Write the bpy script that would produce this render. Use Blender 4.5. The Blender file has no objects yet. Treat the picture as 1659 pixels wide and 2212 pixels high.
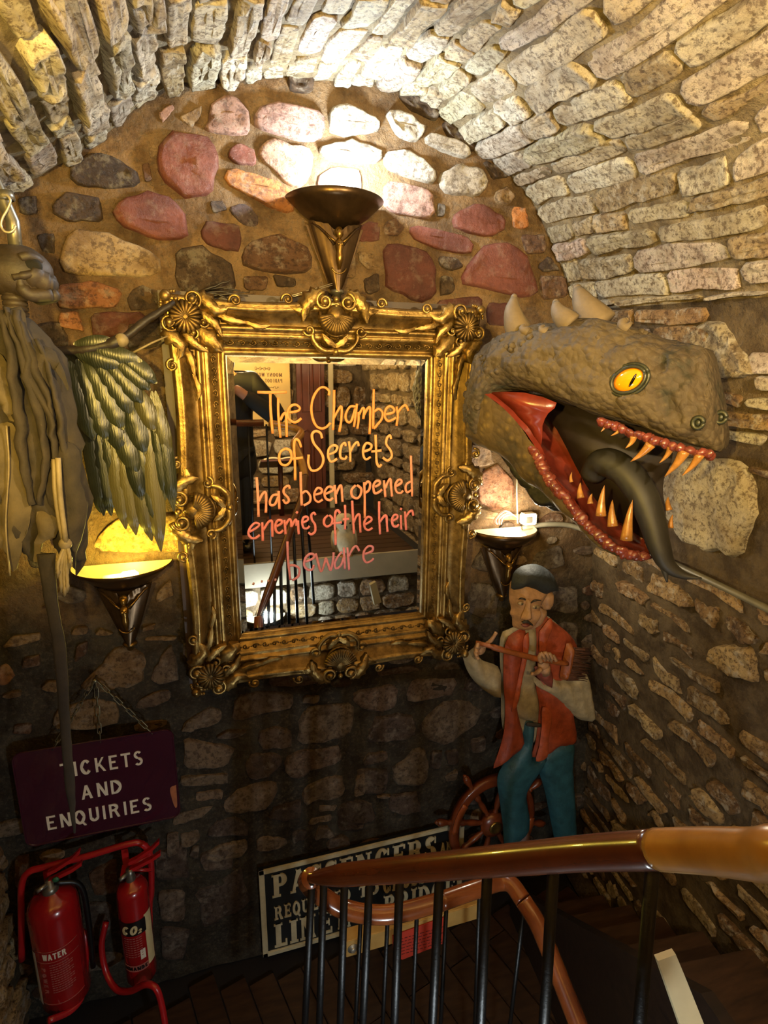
import bpy, bmesh, math, random
from mathutils import Vector, Matrix, noise
V = Vector
R = math.radians
sc = bpy.context.scene
COL = sc.collection
random.seed(7)

# ------------------------------------------------------------ camera
F = 1200.0
CAM = V((0, 0, 2.85))
_yaw, _pit, _rol = R(17), R(13.5), R(.5)
FWD = V((math.sin(_yaw)*math.cos(_pit), math.cos(_yaw)*math.cos(_pit), -math.sin(_pit)))
_r0 = V((math.cos(_yaw), -math.sin(_yaw), 0)); _u0 = _r0.cross(FWD)
RGT = _r0*math.cos(_rol) + _u0*math.sin(_rol)
UPV = _u0*math.cos(_rol) - _r0*math.sin(_rol)
cd = bpy.data.cameras.new('camera'); cam = bpy.data.objects.new('camera', cd); COL.objects.link(cam)
cd.sensor_fit = 'HORIZONTAL'; cd.sensor_width = 36; cd.lens = 36*F/1659; cd.clip_start = .02
cam.matrix_world = Matrix((( RGT.x, UPV.x, -FWD.x, CAM.x), (RGT.y, UPV.y, -FWD.y, CAM.y), (RGT.z, UPV.z, -FWD.z, CAM.z), (0, 0, 0, 1)))
sc.camera = cam

# ------------------------------------------------------------ world, exposure
w = bpy.data.worlds.new('world'); sc.world = w; w.use_nodes = True
w.node_tree.nodes['Background'].inputs[0].default_value = (.05, .035, .02, 1)
w.node_tree.nodes['Background'].inputs[1].default_value = .3
sc.view_settings.view_transform = 'Standard'; sc.view_settings.look = 'None'
sc.view_settings.exposure = 0.2; sc.view_settings.gamma = 1.0; sc.view_settings.use_curve_mapping = False

def lamp(name, loc, power, color, radius=.04, parent=None):
    l = bpy.data.lights.new(name, 'POINT'); l.energy = power; l.color = color; l.shadow_soft_size = radius
    o = bpy.data.objects.new(name, l); COL.objects.link(o); o.location = loc
    if parent: o.parent = parent; o.location = V(loc) - parent.location
    return o

# ------------------------------------------------------------ pixel to place helpers
def ray(x, y): return FWD + RGT*((x-829.5)/F) + UPV*((1106-y)/F)
def at(x, y, Y=2.3):
    d = ray(x, y); return CAM + d*(Y/d.y)
def atz(x, y, z):
    d = ray(x, y); return CAM + d*((z-CAM.z)/d.z)
def dep(x, y, d): return CAM + ray(x, y)*d

# ------------------------------------------------------------ materials
def lin(h):
    h = h.lstrip('#'); out = []
    for i in (0, 2, 4):
        c = int(h[i:i+2], 16)/255; out.append(c/12.92 if c <= .04045 else ((c+.055)/1.055)**2.4)
    return (*out, 1)
MATS = {}
class NT:
    def __init__(s, name):
        s.m = bpy.data.materials.new(name); s.m.use_nodes = True; s.t = s.m.node_tree
        s.b = s.t.nodes['Principled BSDF']
    def n(s, typ, **k):
        nd = s.t.nodes.new(typ)
        for a, v in k.items():
            if a.startswith('i_'):
                key = a[2:]; key = int(key) if key.isdigit() else key.replace('_', ' ')
                nd.inputs[key].default_value = v
            else: setattr(nd, a, v)
        return nd
    def l(s, a, b): s.t.links.new(a, b)
    def obj(s): return s.n('ShaderNodeTexCoord').outputs['Object']
    def noise(s, scale, detail=5, rough=.6, vec=None):
        nd = s.n('ShaderNodeTexNoise', i_Scale=scale, i_Detail=detail, i_Roughness=rough)
        s.l(vec or s.obj(), nd.inputs['Vector']); return nd.outputs['Fac']
    def ramp(s, fac, stops):
        nd = s.n('ShaderNodeValToRGB'); e = nd.color_ramp.elements
        while len(e) < len(stops): e.new(.5)
        for el, (p, c) in zip(e, stops):
            el.position = p; el.color = c if len(c) == 4 else (*c, 1)
        s.l(fac, nd.inputs[0]); return nd.outputs[0]
    def mix(s, a, b, fac, mode='MIX'):
        nd = s.n('ShaderNodeMix', data_type='RGBA', blend_type=mode)
        for i, x in ((6, a), (7, b), (0, fac)):
            if hasattr(x, 'links') or isinstance(x, bpy.types.NodeSocket): s.l(x, nd.inputs[i])
            else: nd.inputs[i].default_value = x
        return nd.outputs[2]
    def math(s, op, a, b=0):
        nd = s.n('ShaderNodeMath', operation=op)
        for i, x in ((0, a), (1, b)):
            if isinstance(x, bpy.types.NodeSocket): s.l(x, nd.inputs[i])
            else: nd.inputs[i].default_value = x
        return nd.outputs[0]
    def bump(s, h, strength=.5, dist=.01, prev=None):
        nd = s.n('ShaderNodeBump', i_Strength=strength, i_Distance=dist); s.l(h, nd.inputs['Height'])
        if prev: s.l(prev, nd.inputs['Normal'])
        s.l(nd.outputs[0], s.b.inputs['Normal']); return nd.outputs[0]
    def set(s, **k):
        for a, v in k.items():
            key = {'rough': 'Roughness', 'metal': 'Metallic', 'spec': 'Specular IOR Level', 'coat': 'Coat Weight', 'color': 'Base Color', 'sheen': 'Sheen Weight'}[a]
            if isinstance(v, bpy.types.NodeSocket): s.l(v, s.b.inputs[key])
            else: s.b.inputs[key].default_value = v
        return s
def simple(name, c, rough=.6, metal=0, var=.25, scale=20, bump=.15, dist=.004, spec=.5, coat=0, c2=None):
    n = NT(name); c = lin(c) if isinstance(c, str) else c
    f = n.noise(scale, 6)
    d = lin(c2) if c2 else (c[0]*(1-var*1.6), c[1]*(1-var*1.6), c[2]*(1-var*1.6), 1)
    n.set(color=n.ramp(f, [(.3, d), (.68, c)]), rough=rough, metal=metal, spec=spec, coat=coat)
    if bump: n.bump(n.noise(scale*2.5, 7), bump, dist)
    MATS[name] = n.m; return n.m
def emis(name, c, s):
    n = NT(name); n.b.inputs['Emission Color'].default_value = c; n.b.inputs['Emission Strength'].default_value = s
    n.set(color=c); MATS[name] = n.m; return n.m
def stone_mat(name, pits=.6, lime=.3, rough=.7, scale=1.0, bstr=1.0, pd=.2):
    """stone whose own colour comes from the object colour; pits and lime deposits have a shape of their own"""
    n = NT(name); oc = n.n('ShaderNodeObjectInfo').outputs['Color']
    v = n.obj()
    big = n.noise(8*scale, 6, .62, v); fine = n.noise(60*scale, 9, .75, v); mid = n.noise(26*scale, 8, .7, v)
    c = n.mix(oc, (.42, .34, .26, 1), n.ramp(big, [(.38, (1, 1, 1)), (.58, (0, 0, 0))]), 'MULTIPLY')
    c = n.mix(oc, c, .75)
    pit = n.ramp(fine, [(.43, (1, 1, 1)), (.505, (0, 0, 0))])
    c = n.mix(c, n.mix(oc, (pd, pd*.72, pd*.5, 1), 1.0, 'MULTIPLY'), n.math('MULTIPLY', pit, pits))
    lm = n.ramp(mid, [(.52, (0, 0, 0)), (.62, (1, 1, 1))])
    c = n.mix(c, (.72, .65, .53, 1), n.math('MULTIPLY', lm, lime))
    n.set(color=c, rough=rough, spec=.4)
    b = n.bump(mid, 1.0*bstr, .03); n.bump(fine, 1.0*bstr, .014, b)
    MATS[name] = n.m; return n.m
def mortar_mat(name, a, b, scale=1, low=None):
    n = NT(name); v = n.obj(); f = n.noise(4*scale, 6, .62, v); g = n.noise(60*scale, 8, .7, v)
    c = n.ramp(f, [(.3, lin(a)), (.7, lin(b))])
    if low:   # darker, greyer mortar low on the wall, with a ragged upper edge
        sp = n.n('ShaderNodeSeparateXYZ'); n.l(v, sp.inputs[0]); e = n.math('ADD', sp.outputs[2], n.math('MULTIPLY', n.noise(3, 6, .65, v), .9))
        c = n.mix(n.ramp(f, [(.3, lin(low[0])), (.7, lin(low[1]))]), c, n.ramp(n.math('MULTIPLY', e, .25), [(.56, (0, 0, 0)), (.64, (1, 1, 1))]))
    c = n.mix(c, (.12, .09, .06, 1), n.ramp(g, [(.36, (.7, .7, .7)), (.5, (0, 0, 0))]))
    c = n.mix(c, (.4, .34, .28, 1), n.ramp(n.noise(9*scale, 7, .68, v), [(.42, (.75, .75, .75)), (.56, (0, 0, 0))]), 'MULTIPLY')
    n.set(color=c, rough=.85, spec=.25)
    q = n.bump(n.noise(14*scale, 7, .66, v), 1.0, .03); n.bump(g, .9, .009, q)
    MATS[name] = n.m; return n.m

# ------------------------------------------------------------ objects
def link(o, parent=None):
    COL.objects.link(o)
    if parent is not None: o.parent = parent
    return o
def wloc(o):
    p = V((0, 0, 0))
    while o is not None: p += o.location; o = o.parent
    return p
def thing(name, label, cat, loc=(0, 0, 0), group=None):
    o = bpy.data.objects.new(name, None); o.empty_display_size = .05; link(o); o.location = loc
    o['label'] = label; o['category'] = cat
    if group: o['group'] = group
    return o
def tag(o, label=None, cat=None, group=None, kind=None):
    if label: o['label'] = label
    if cat: o['category'] = cat
    if group: o['group'] = group
    if kind: o['kind'] = kind
    return o
def mesh_obj(name, verts, faces, mat, parent=None, smooth=True, origin=None):
    """verts in world coordinates; the object sits at its parent's base (or at origin)"""
    off = wloc(parent) if parent is not None else V(origin or (0, 0, 0))
    me = bpy.data.meshes.new(name); me.from_pydata([tuple(V(v)-off) for v in verts], [], faces); me.update()
    if smooth: me.polygons.foreach_set('use_smooth', [True]*len(me.polygons))
    if isinstance(mat, (list, tuple)):
        for m in mat: me.materials.append(MATS[m])
    elif mat: me.materials.append(MATS[mat])
    o = bpy.data.objects.new(name, me); link(o, parent)
    if parent is None and origin: o.location = origin
    return o

class MB:
    """collects shapes (world coordinates) into one mesh"""
    def __init__(s): s.v = []; s.f = []
    def add(s, vs, fs):
        o = len(s.v); s.v += [V(v) for v in vs]; s.f += [tuple(i+o for i in f) for f in fs]; return s
    def box(s, c, sx, sy, sz, M=None, bev=0):
        c = V(c); M = M or Matrix.Identity(3)
        vs = [c + M @ V((x*sx/2, y*sy/2, z*sz/2)) for x in (-1, 1) for y in (-1, 1) for z in (-1, 1)]
        if not bev: return s.add(vs, [(0, 1, 3, 2), (4, 6, 7, 5), (0, 4, 5, 1), (2, 3, 7, 6), (0, 2, 6, 4), (1, 5, 7, 3)])
        b = bmesh.new(); bv = [b.verts.new(v) for v in vs]
        for f in [(0, 1, 3, 2), (4, 6, 7, 5), (0, 4, 5, 1), (2, 3, 7, 6), (0, 2, 6, 4), (1, 5, 7, 3)]: b.faces.new([bv[i] for i in f])
        bmesh.ops.bevel(b, geom=b.edges[:], offset=bev, segments=2, affect='EDGES')
        b.verts.index_update(); s.add([v.co.copy() for v in b.verts], [tuple(v.index for v in f.verts) for f in b.faces]); b.free(); return s
    def tube(s, pts, r, seg=8, cap=True, flat=1.0, up=None):
        pts = [V(p) for p in pts]; n = len(pts); rr = r if isinstance(r, (list, tuple)) else [r]*n
        o = len(s.v); prev = V(up) if up else None
        for i, p in enumerate(pts):
            t = (pts[min(i+1, n-1)]-pts[max(i-1, 0)])
            if t.length < 1e-9: t = V((0, 0, 1))
            t.normalize()
            if prev is None: prev = V((0, 0, 1)) if abs(t.z) < .9 else V((1, 0, 0))
            a = prev - t*prev.dot(t)
            if a.length < 1e-6: a = t.orthogonal()
            a.normalize(); prev = a; b = t.cross(a)
            for k in range(seg):
                an = 2*math.pi*k/seg; s.v.append(p + (a*math.cos(an)*flat + b*math.sin(an))*rr[i])
        for i in range(n-1):
            for k in range(seg):
                k2 = (k+1) % seg; s.f.append((o+i*seg+k, o+i*seg+k2, o+(i+1)*seg+k2, o+(i+1)*seg+k))
        if cap:
            s.f.append(tuple(o+k for k in reversed(range(seg)))); s.f.append(tuple(o+(n-1)*seg+k for k in range(seg)))
        return s
    def lathe(s, prof, c, ax=(0, 0, 1), seg=20, a0=0, a1=2*math.pi, ref=None, sx=1, sy=1):
        ax = V(ax).normalized(); c = V(c); u = V(ref) if ref else ax.orthogonal(); u = (u-ax*u.dot(ax)).normalized(); w2 = ax.cross(u)
        full = abs(a1-a0-2*math.pi) < 1e-6; m = seg if full else seg+1; o = len(s.v)
        for r, h in prof:
            for k in range(m):
                an = a0+(a1-a0)*k/seg; s.v.append(c + ax*h + (u*math.cos(an)*sx + w2*math.sin(an)*sy)*r)
        for i in range(len(prof)-1):
            for k in range(seg):
                k2 = (k+1) % m; s.f.append((o+i*m+k, o+i*m+k2, o+(i+1)*m+k2, o+(i+1)*m+k))
        return s
    def ball(s, c, r, seg=10, rings=7, M=None):
        c = V(c); rx, ry, rz = r if isinstance(r, (list, tuple)) else (r, r, r); M = M or Matrix.Identity(3); o = len(s.v)
        for i in range(rings+1):
            th = math.pi*i/rings
            for k in range(seg):
                ph = 2*math.pi*k/seg; s.v.append(c + M @ V((rx*math.sin(th)*math.cos(ph), ry*math.sin(th)*math.sin(ph), rz*math.cos(th))))
        for i in range(rings):
            for k in range(seg):
                k2 = (k+1) % seg; s.f.append((o+i*seg+k, o+(i+1)*seg+k, o+(i+1)*seg+k2, o+i*seg+k2))
        return s
    def prism(s, poly, d, bev=0):
        """poly: list of world points, extruded by vector d"""
        n = len(poly); d = V(d); poly = [V(p) for p in poly]; o = len(s.v)
        s.v += poly + [p+d for p in poly]
        s.f.append(tuple(o+i for i in reversed(range(n)))); s.f.append(tuple(o+n+i for i in range(n)))
        for i in range(n): j = (i+1) % n; s.f.append((o+i, o+j, o+n+j, o+n+i))
        return s
    def loft(s, rings, cap=True, closed=True):
        o = len(s.v); m = len(rings[0])
        for r in rings: s.v += [V(p) for p in r]
        for i in range(len(rings)-1):
            for k in range(m if closed else m-1):
                k2 = (k+1) % m; s.f.append((o+i*m+k, o+i*m+k2, o+(i+1)*m+k2, o+(i+1)*m+k))
        if cap and closed:
            s.f.append(tuple(o+k for k in reversed(range(m)))); s.f.append(tuple(o+(len(rings)-1)*m+k for k in range(m)))
        return s
    def noise(s, amp, freq, seed=0):
        for i, p in enumerate(s.v):
            q = p*freq + V((seed, seed*1.7, seed*.3)); s.v[i] = p + V(noise.noise_vector(q))*amp
        return s
    def build(s, name, mat, parent=None, smooth=True, origin=None):
        return mesh_obj(name, s.v, s.f, mat, parent, smooth, origin)

def cr(pts, n=6):
    """Catmull-Rom through points"""
    pts = [V(p) for p in pts]
    if len(pts) < 3: return [pts[0].lerp(pts[-1], i/n) for i in range(n+1)] if len(pts) == 2 else pts
    out = []; P = [pts[0]*2-pts[1]] + pts + [pts[-1]*2-pts[-2]]
    for i in range(1, len(P)-2):
        a, b, c, d = P[i-1:i+3]
        for k in range(n):
            t = k/n; out.append(.5*((2*b)+(c-a)*t+(2*a-5*b+4*c-d)*t*t+(3*b-a-3*c+d)*t**3))
    out.append(pts[-1]); return out
def interp(xs, ys, x):
    if x <= xs[0]: return ys[0]
    for i in range(len(xs)-1):
        if x <= xs[i+1]:
            t = (x-xs[i])/(xs[i+1]-xs[i]); return ys[i]*(1-t)+ys[i+1]*t
    return ys[-1]
def rc(c, v=.12, rnd=random):
    k = 1+rnd.uniform(-v, v); return tuple(max(0, min(1, x*k*(1+rnd.uniform(-v, v)*.2))) for x in c[:3])+(1,)

stone_mat('stone_vault', pits=.85, lime=.5, rough=.6, scale=1., bstr=1.0)
stone_mat('stone_wall', pits=.7, lime=.16, rough=.5, scale=.8, bstr=.8)
stone_mat('stone_smooth', pits=.35, lime=.06, rough=.5, scale=.7, bstr=.6, pd=.4)
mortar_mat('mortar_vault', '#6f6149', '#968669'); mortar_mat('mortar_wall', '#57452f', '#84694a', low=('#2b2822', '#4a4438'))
mortar_mat('mortar_right', '#4a3d2b', '#6a5940')
# ------------------------------------------------------------ stone surfaces
def stone_mesh(S, poly, h, rnd, n=22, jit=.06, seedv=0.):
    """poly: outline in surface coordinates; S(a, t, h) -> world point. Rings rise from the joint to a rough crown."""
    m = len(poly); P = [V((p[0], p[1])) for p in poly]
    per = [(P[(i+1) % m]-P[i]).length for i in range(m)]; tot = sum(per); out = []
    for k in range(n):
        d = tot*(k+.5)/n; i = 0
        while d > per[i] and i < m-1: d -= per[i]; i += 1
        out.append(P[i].lerp(P[(i+1) % m], d/per[i]))
    sm = [(out[k-1]+out[k]*8+out[(k+1) % n])/10 for k in range(n)]
    c = sum(sm, V((0, 0)))/n
    xs = [p.x for p in sm]; ys = [p.y for p in sm]; wx = max(xs)-min(xs); wy = max(ys)-min(ys)
    small = min(wx, wy); ax = V((1, 0)) if wx > wy else V((0, 1)); half = abs(wx-wy)/2
    rj = [rnd.uniform(-jit, jit)*small for _ in range(n)]
    o2 = []
    for k, p in enumerate(sm):
        d = (p-c); o2.append(p + (d.normalized()*rj[k] if d.length else d))
    rings = []
    tiltx, tilty = rnd.uniform(-.25, .25), rnd.uniform(-.25, .25)
    for si, (s_, hh) in enumerate(((1.05, -.3), (1.0, .45), (.95, .9), (.8, 1.0), (.55, .98), (.25, .96))):
        ring = []
        for p in o2:
            u = max(-half, min(half, (p-c).dot(ax))); md = c+ax*u; q = md+(p-md)*s_
            z = h*hh
            if si: z *= 1+tiltx*(q.x-c.x)/(wx+1e-6)*2+tilty*(q.y-c.y)/(wy+1e-6)*2; z += h*.6*(noise.noise(V((q.x*18, q.y*18, seedv)))+.6*noise.noise(V((q.x*45, q.y*45, seedv))))*min(1, si/2)
            ring.append(S(q.x, q.y, z))
        rings.append(ring)
    vs = []; fs = []
    for r in rings: vs += r
    for i in range(5):
        for k in range(n):
            k2 = (k+1) % n; fs.append((i*n+k, i*n+k2, (i+1)*n+k2, (i+1)*n+k))
    fs.append(tuple(5*n+k for k in range(n)))
    return vs, fs
def add_stone(parent, S, poly, h, col, mat, rnd, n=22, jit=.06):
    vs, fs = stone_mesh(S, poly, h, rnd, n, jit, rnd.uniform(0, 99))
    o = mesh_obj('stone', vs, fs, mat, parent); o.color = col; return o
def joined_stones(name, parent, S, polys, mat, rnd, col):
    mb = MB()
    for p, h in polys: mb.add(*stone_mesh(S, p, h, rnd, 10, .06, rnd.uniform(0, 99)))
    o = mb.build(name, mat, parent); o['kind'] = 'stuff'; o.color = col; return o

# ---- profile of the end of the vault, in the plane of the back wall
YB = 2.3
_prof_px = [(-30, 430), (0, 415), (80, 375), (160, 335), (240, 275), (310, 215), (400, 180), (500, 168), (600, 165), (700, 170), (800, 180),
            (880, 205), (950, 245), (1020, 310), (1090, 370), (1150, 430), (1190, 520), (1225, 600), (1246, 670), (1262, 800), (1272, 1000), (1278, 1300), (1268, 1600), (1252, 1890)]
PROF = [at(x, y, YB) for x, y in _prof_px]
PROF = [V((-.965, YB, 0)), V((-.97, YB, 1.2)), V((-1.02, YB, 2.2)), V((-1.0, YB, 2.9)), V((-.88, YB, 3.28))] + PROF + [V((PROF[-1].x, YB, 0))]
PROF = cr(PROF, 4)
_len = [0]
for i in range(1, len(PROF)): _len.append(_len[-1]+(PROF[i]-PROF[i-1]).length)
def prof(a):
    a = max(0, min(_len[-1]-1e-6, a)); lo, hi = 0, len(_len)-1
    while hi-lo > 1:
        mid = (lo+hi)//2
        if _len[mid] <= a: lo = mid
        else: hi = mid
    t = (a-_len[lo])/(_len[hi]-_len[lo]); return PROF[lo].lerp(PROF[hi], t)
def arc_of(pt):  # nearest arc length to a point of the profile
    return min(range(len(PROF)), key=lambda i: (PROF[i]-pt).length)
A_LW = _len[arc_of(V((-1.0, YB, 2.9)))]; A_LH = _len[arc_of(at(80, 375))]; A_CR = _len[arc_of(at(600, 165))]
A_RU = _len[arc_of(at(1090, 370))]; A_SP = _len[arc_of(at(1246, 670))]; A_RM = _len[arc_of(at(1272, 1000))]; A_END = _len[-1]
def _vd(x, y): d = ray(x, y); return V((d.x/d.y, d.z/d.y))
_da = [0, A_LW, A_LH, A_CR, A_RU, A_SP, A_RM, A_END]
_dd = [V((0, 0)), V((-.05, .02)), _vd(215, 610), _vd(430, 545), _vd(450, 590), _vd(520, 720), _vd(590, 800), _vd(600, 815)]
_dd[-1].y = 0; T1 = 1.0
def surf(a, t):
    p = prof(a); d = V((interp(_da, [q.x for q in _dd], a), interp(_da, [q.y for q in _dd], a)))
    tt = min(t, T1) + .0*max(0, t-T1)
    return V((p.x-d.x*tt, p.y-t, p.z-d.y*tt))
def surf_n(a, t):
    e = .01; da = surf(a+e, t)-surf(a-e, t); dt = surf(a, t+e)-surf(a, t-e); n = da.cross(dt)
    n.normalize(); return n
_c = surf(A_CR, .5); _sgn = 1 if surf_n(A_CR, .5).z < 0 else -1
def Svault(a, t, h): return surf(a, t) + surf_n(a, t)*(_sgn*h)

def shell(name, a0, a1, t0, t1, mat, na, nt, amp=.012, thick=.12):
    """mortar bed with thickness behind it"""
    vs = []; fs = []
    for lay in (0, 1):
        for i in range(na+1):
            for j in range(nt+1):
                a = a0+(a1-a0)*i/na; t = t0+(t1-t0)*j/nt; p = surf(a, t)
                h = amp*noise.noise(p*5) + .6*amp*noise.noise(p*17) if lay == 0 else -thick
                vs.append(p + surf_n(a, t)*(_sgn*h))
    m = nt+1; o2 = (na+1)*m
    for i in range(na):
        for j in range(nt):
            q = (i*m+j, i*m+j+1, (i+1)*m+j+1, (i+1)*m+j); fs.append(q); fs.append(tuple(o2+k for k in reversed(q)))
    edge = [i*m for i in range(na+1)] + [na*m+j for j in range(1, m)] + [i*m+nt for i in reversed(range(na))] + [j for j in reversed(range(1, nt))]
    for k in range(len(edge)):
        a, b = edge[k], edge[(k+1) % len(edge)]; fs.append((b, a, a+o2, b+o2))
    o = mesh_obj(name, vs, fs, mat); o['kind'] = 'structure'; return o
YR = -1.75                      # the rear of the landing, behind the photographer
TR_ = YB-YR
wall_left = shell('wall_left', 0, A_LW, -.1, TR_+.1, 'mortar_right', 40, 60)
ceiling = shell('ceiling', A_LW, A_SP, -.1, TR_+.1, 'mortar_vault', 110, 90)
wall_right = shell('wall_right', A_SP, A_END, -.1, TR_+.1, 'mortar_right', 70, 90)

def courses(parent, a0, a1, t0, t1, hr, lr, gap, hh, cols, mat, rnd, drop=0., n=22, shrink=(1, 1), jit=.05, S=Svault, wob=.012):
    a = a0
    while a < a1-.02:
        h = rnd.uniform(*hr); h = min(h, a1-a)
        if h < .03: break
        t = t0-rnd.uniform(0, .12)
        while t < t1:
            L = rnd.uniform(*lr)
            if rnd.random() < .18: L *= .45
            if t+L > t0+.03 and rnd.random() >= drop:
                ta, tb = max(t0, t)+gap/2, t+L-gap/2; ca = a+h/2; hh2 = (h-gap)/2*rnd.uniform(*shrink)
                cs = rnd.uniform(.5, 1) if shrink[0] < 1 else 1; tm = (ta+tb)/2; tl = (tb-ta)/2*(cs*.4+.6)
                if tl > .02:
                    w = lambda: rnd.uniform(-wob, wob)
                    poly = [(ca-hh2+w(), tm-tl+w()), (ca-hh2+w(), tm+w()), (ca-hh2+w(), tm+tl+w()), (ca+w()*.5, tm+tl+w()), (ca+hh2+w(), tm+tl+w()), (ca+hh2+w(), tm+w()), (ca+hh2+w(), tm-tl+w()), (ca+w()*.5, tm-tl+w())]
                    add_stone(parent, S, poly, rnd.uniform(*hh), rc(rnd.choice(cols), .14, rnd), mat, rnd, n, jit)['at'] = (ca, tm)
            t += L
        a += h
CREAM = [lin('#e2d6bc'), lin('#d6c8aa'), lin('#eadfc8'), lin('#cfbfa2'), lin('#e0d0c0'), lin('#b8a27e')]
rnd = random.Random(3)
courses(ceiling, A_LW+.02, A_CR-.06, .0, 1.5, (.085, .125), (.22, .52), .024, (.014, .034), CREAM, 'stone_vault', rnd, 0)
courses(ceiling, A_CR-.06, A_SP, .0, 1.5, (.07, .105), (.18, .46), .014, (.008, .02), CREAM, 'stone_vault', rnd, 0)
RW = [lin('#c2a06c'), lin('#cbb080'), lin('#a98a5c'), lin('#b99466'), lin('#94734c')]
courses(wall_right, A_SP+.01, A_SP+.52, .0, 1.3, (.06, .1), (.14, .4), .02, (.01, .022), CREAM+RW, 'stone_vault', rnd, .0)
courses(wall_right, A_SP+.52, A_END-.1, .0, 1.3, (.085, .135), (.15, .36), .03, (.008, .022), RW, 'stone_vault', rnd, .16, shrink=(.55, .95), jit=.09, wob=.02)
courses(wall_left, .1, A_LW, .0, .9, (.09, .14), (.15, .34), .03, (.015, .03), RW, 'stone_vault', rnd, .1, jit=.08, wob=.015)

# ---- a few large single stones on the right wall
def px_on_vault(x, y, a0, a1, t0=0., t1=1.6):
    best = None
    for it in range(4):
        na = 14; c = []
        for i in range(na+1):
            for j in range(na+1):
                a = a0+(a1-a0)*i/na; t = t0+(t1-t0)*j/na; d = surf(a, t)-CAM; z = d.dot(FWD)
                if z > .05: c.append(((829.5+F*d.dot(RGT)/z-x)**2+(1106-F*d.dot(UPV)/z-y)**2, a, t))
        _, a, t = min(c); da, dt = (a1-a0)/na*1.5, (t1-t0)/na*1.5; a0, a1, t0, t1 = a-da, a+da, t-dt, t+dt
    return a, t
for pts, cl, hh in (([(1425, 1010), (1500, 990), (1620, 1000), (1645, 1120), (1600, 1200), (1480, 1172), (1440, 1110)], '#d6c8a8', .03), ([(1495, 715), (1520, 690), (1570, 700), (1600, 745), (1640, 810), (1560, 812), (1530, 780)], '#b0a184', .03), ([(1540, 1395), (1630, 1400), (1640, 1470), (1580, 1460), (1535, 1430)], '#d0b482', .025)):
    poly = [px_on_vault(x, y, A_SP-.1, A_END-.3) for x, y in pts]; pv = [V(q) for q in poly]; ca = sum((q.x for q in pv))/len(pv); ct = sum((q.y for q in pv))/len(pv)
    ra, rt = max(abs(q.x-ca) for q in pv), max(abs(q.y-ct) for q in pv)
    for o in list(wall_right.children):
        sa, st = o['at'] if 'at' in o else (9, 9)
        if abs(sa-ca) < ra+.02 and abs(st-ct) < rt+.02: bpy.data.objects.remove(o)
    add_stone(wall_right, Svault, poly, hh, lin(cl), 'stone_vault', rnd, 26, .04)
for o in list(wall_right.children)+list(wall_left.children)+list(ceiling.children):
    if 'at' in o: del o['at']

# ---- back wall
def grid_wall(name, x0, x1, z0, z1, y, mat, nx, nz, amp, thick, sgn):
    vs = []; fs = []
    for lay in (0, 1):
        for i in range(nx+1):
            for j in range(nz+1):
                p = V((x0+(x1-x0)*i/nx, y, z0+(z1-z0)*j/nz))
                d = sgn*(amp*noise.noise(p*4)+.5*amp*noise.noise(p*15)) if lay == 0 else -sgn*thick
                vs.append(p+V((0, d, 0)))
    m = nz+1; o2 = (nx+1)*m
    for i in range(nx):
        for j in range(nz):
            q = (i*m+j, (i+1)*m+j, (i+1)*m+j+1, i*m+j+1)
            if sgn > 0: q = tuple(reversed(q))
            fs.append(q); fs.append(tuple(o2+k for k in reversed(q)))
    o = mesh_obj(name, vs, fs, mat); o['kind'] = 'structure'; return o
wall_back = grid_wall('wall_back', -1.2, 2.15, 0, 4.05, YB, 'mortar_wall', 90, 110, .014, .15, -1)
def Sback(x, z, h): return V((x, YB-h, z))
RED, DKR, BRN, DBR, PNK, CRM, ORG, WHT, PUR, TAN, GRY = [lin(c) for c in ('#6c3a2b', '#542b22', '#6a4c34', '#4c3926', '#a07c70', '#a58b64', '#b5763a', '#b0a79a', '#5d4a48', '#8d7350', '#6e6459')]
def px_stone(pts, col, h=.03, mat='stone_wall', k=1., ox=0, oy=0, n=18):
    poly = []
    for x, y in pts:
        p = at(ox+x/k, oy+y/k, YB-.02); poly.append((p.x, p.z))
    add_stone(wall_back, Sback, poly, h*.62*rnd.uniform(.8, 1.15), rc(col, .06, rnd), mat, rnd, n, .04)
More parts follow.
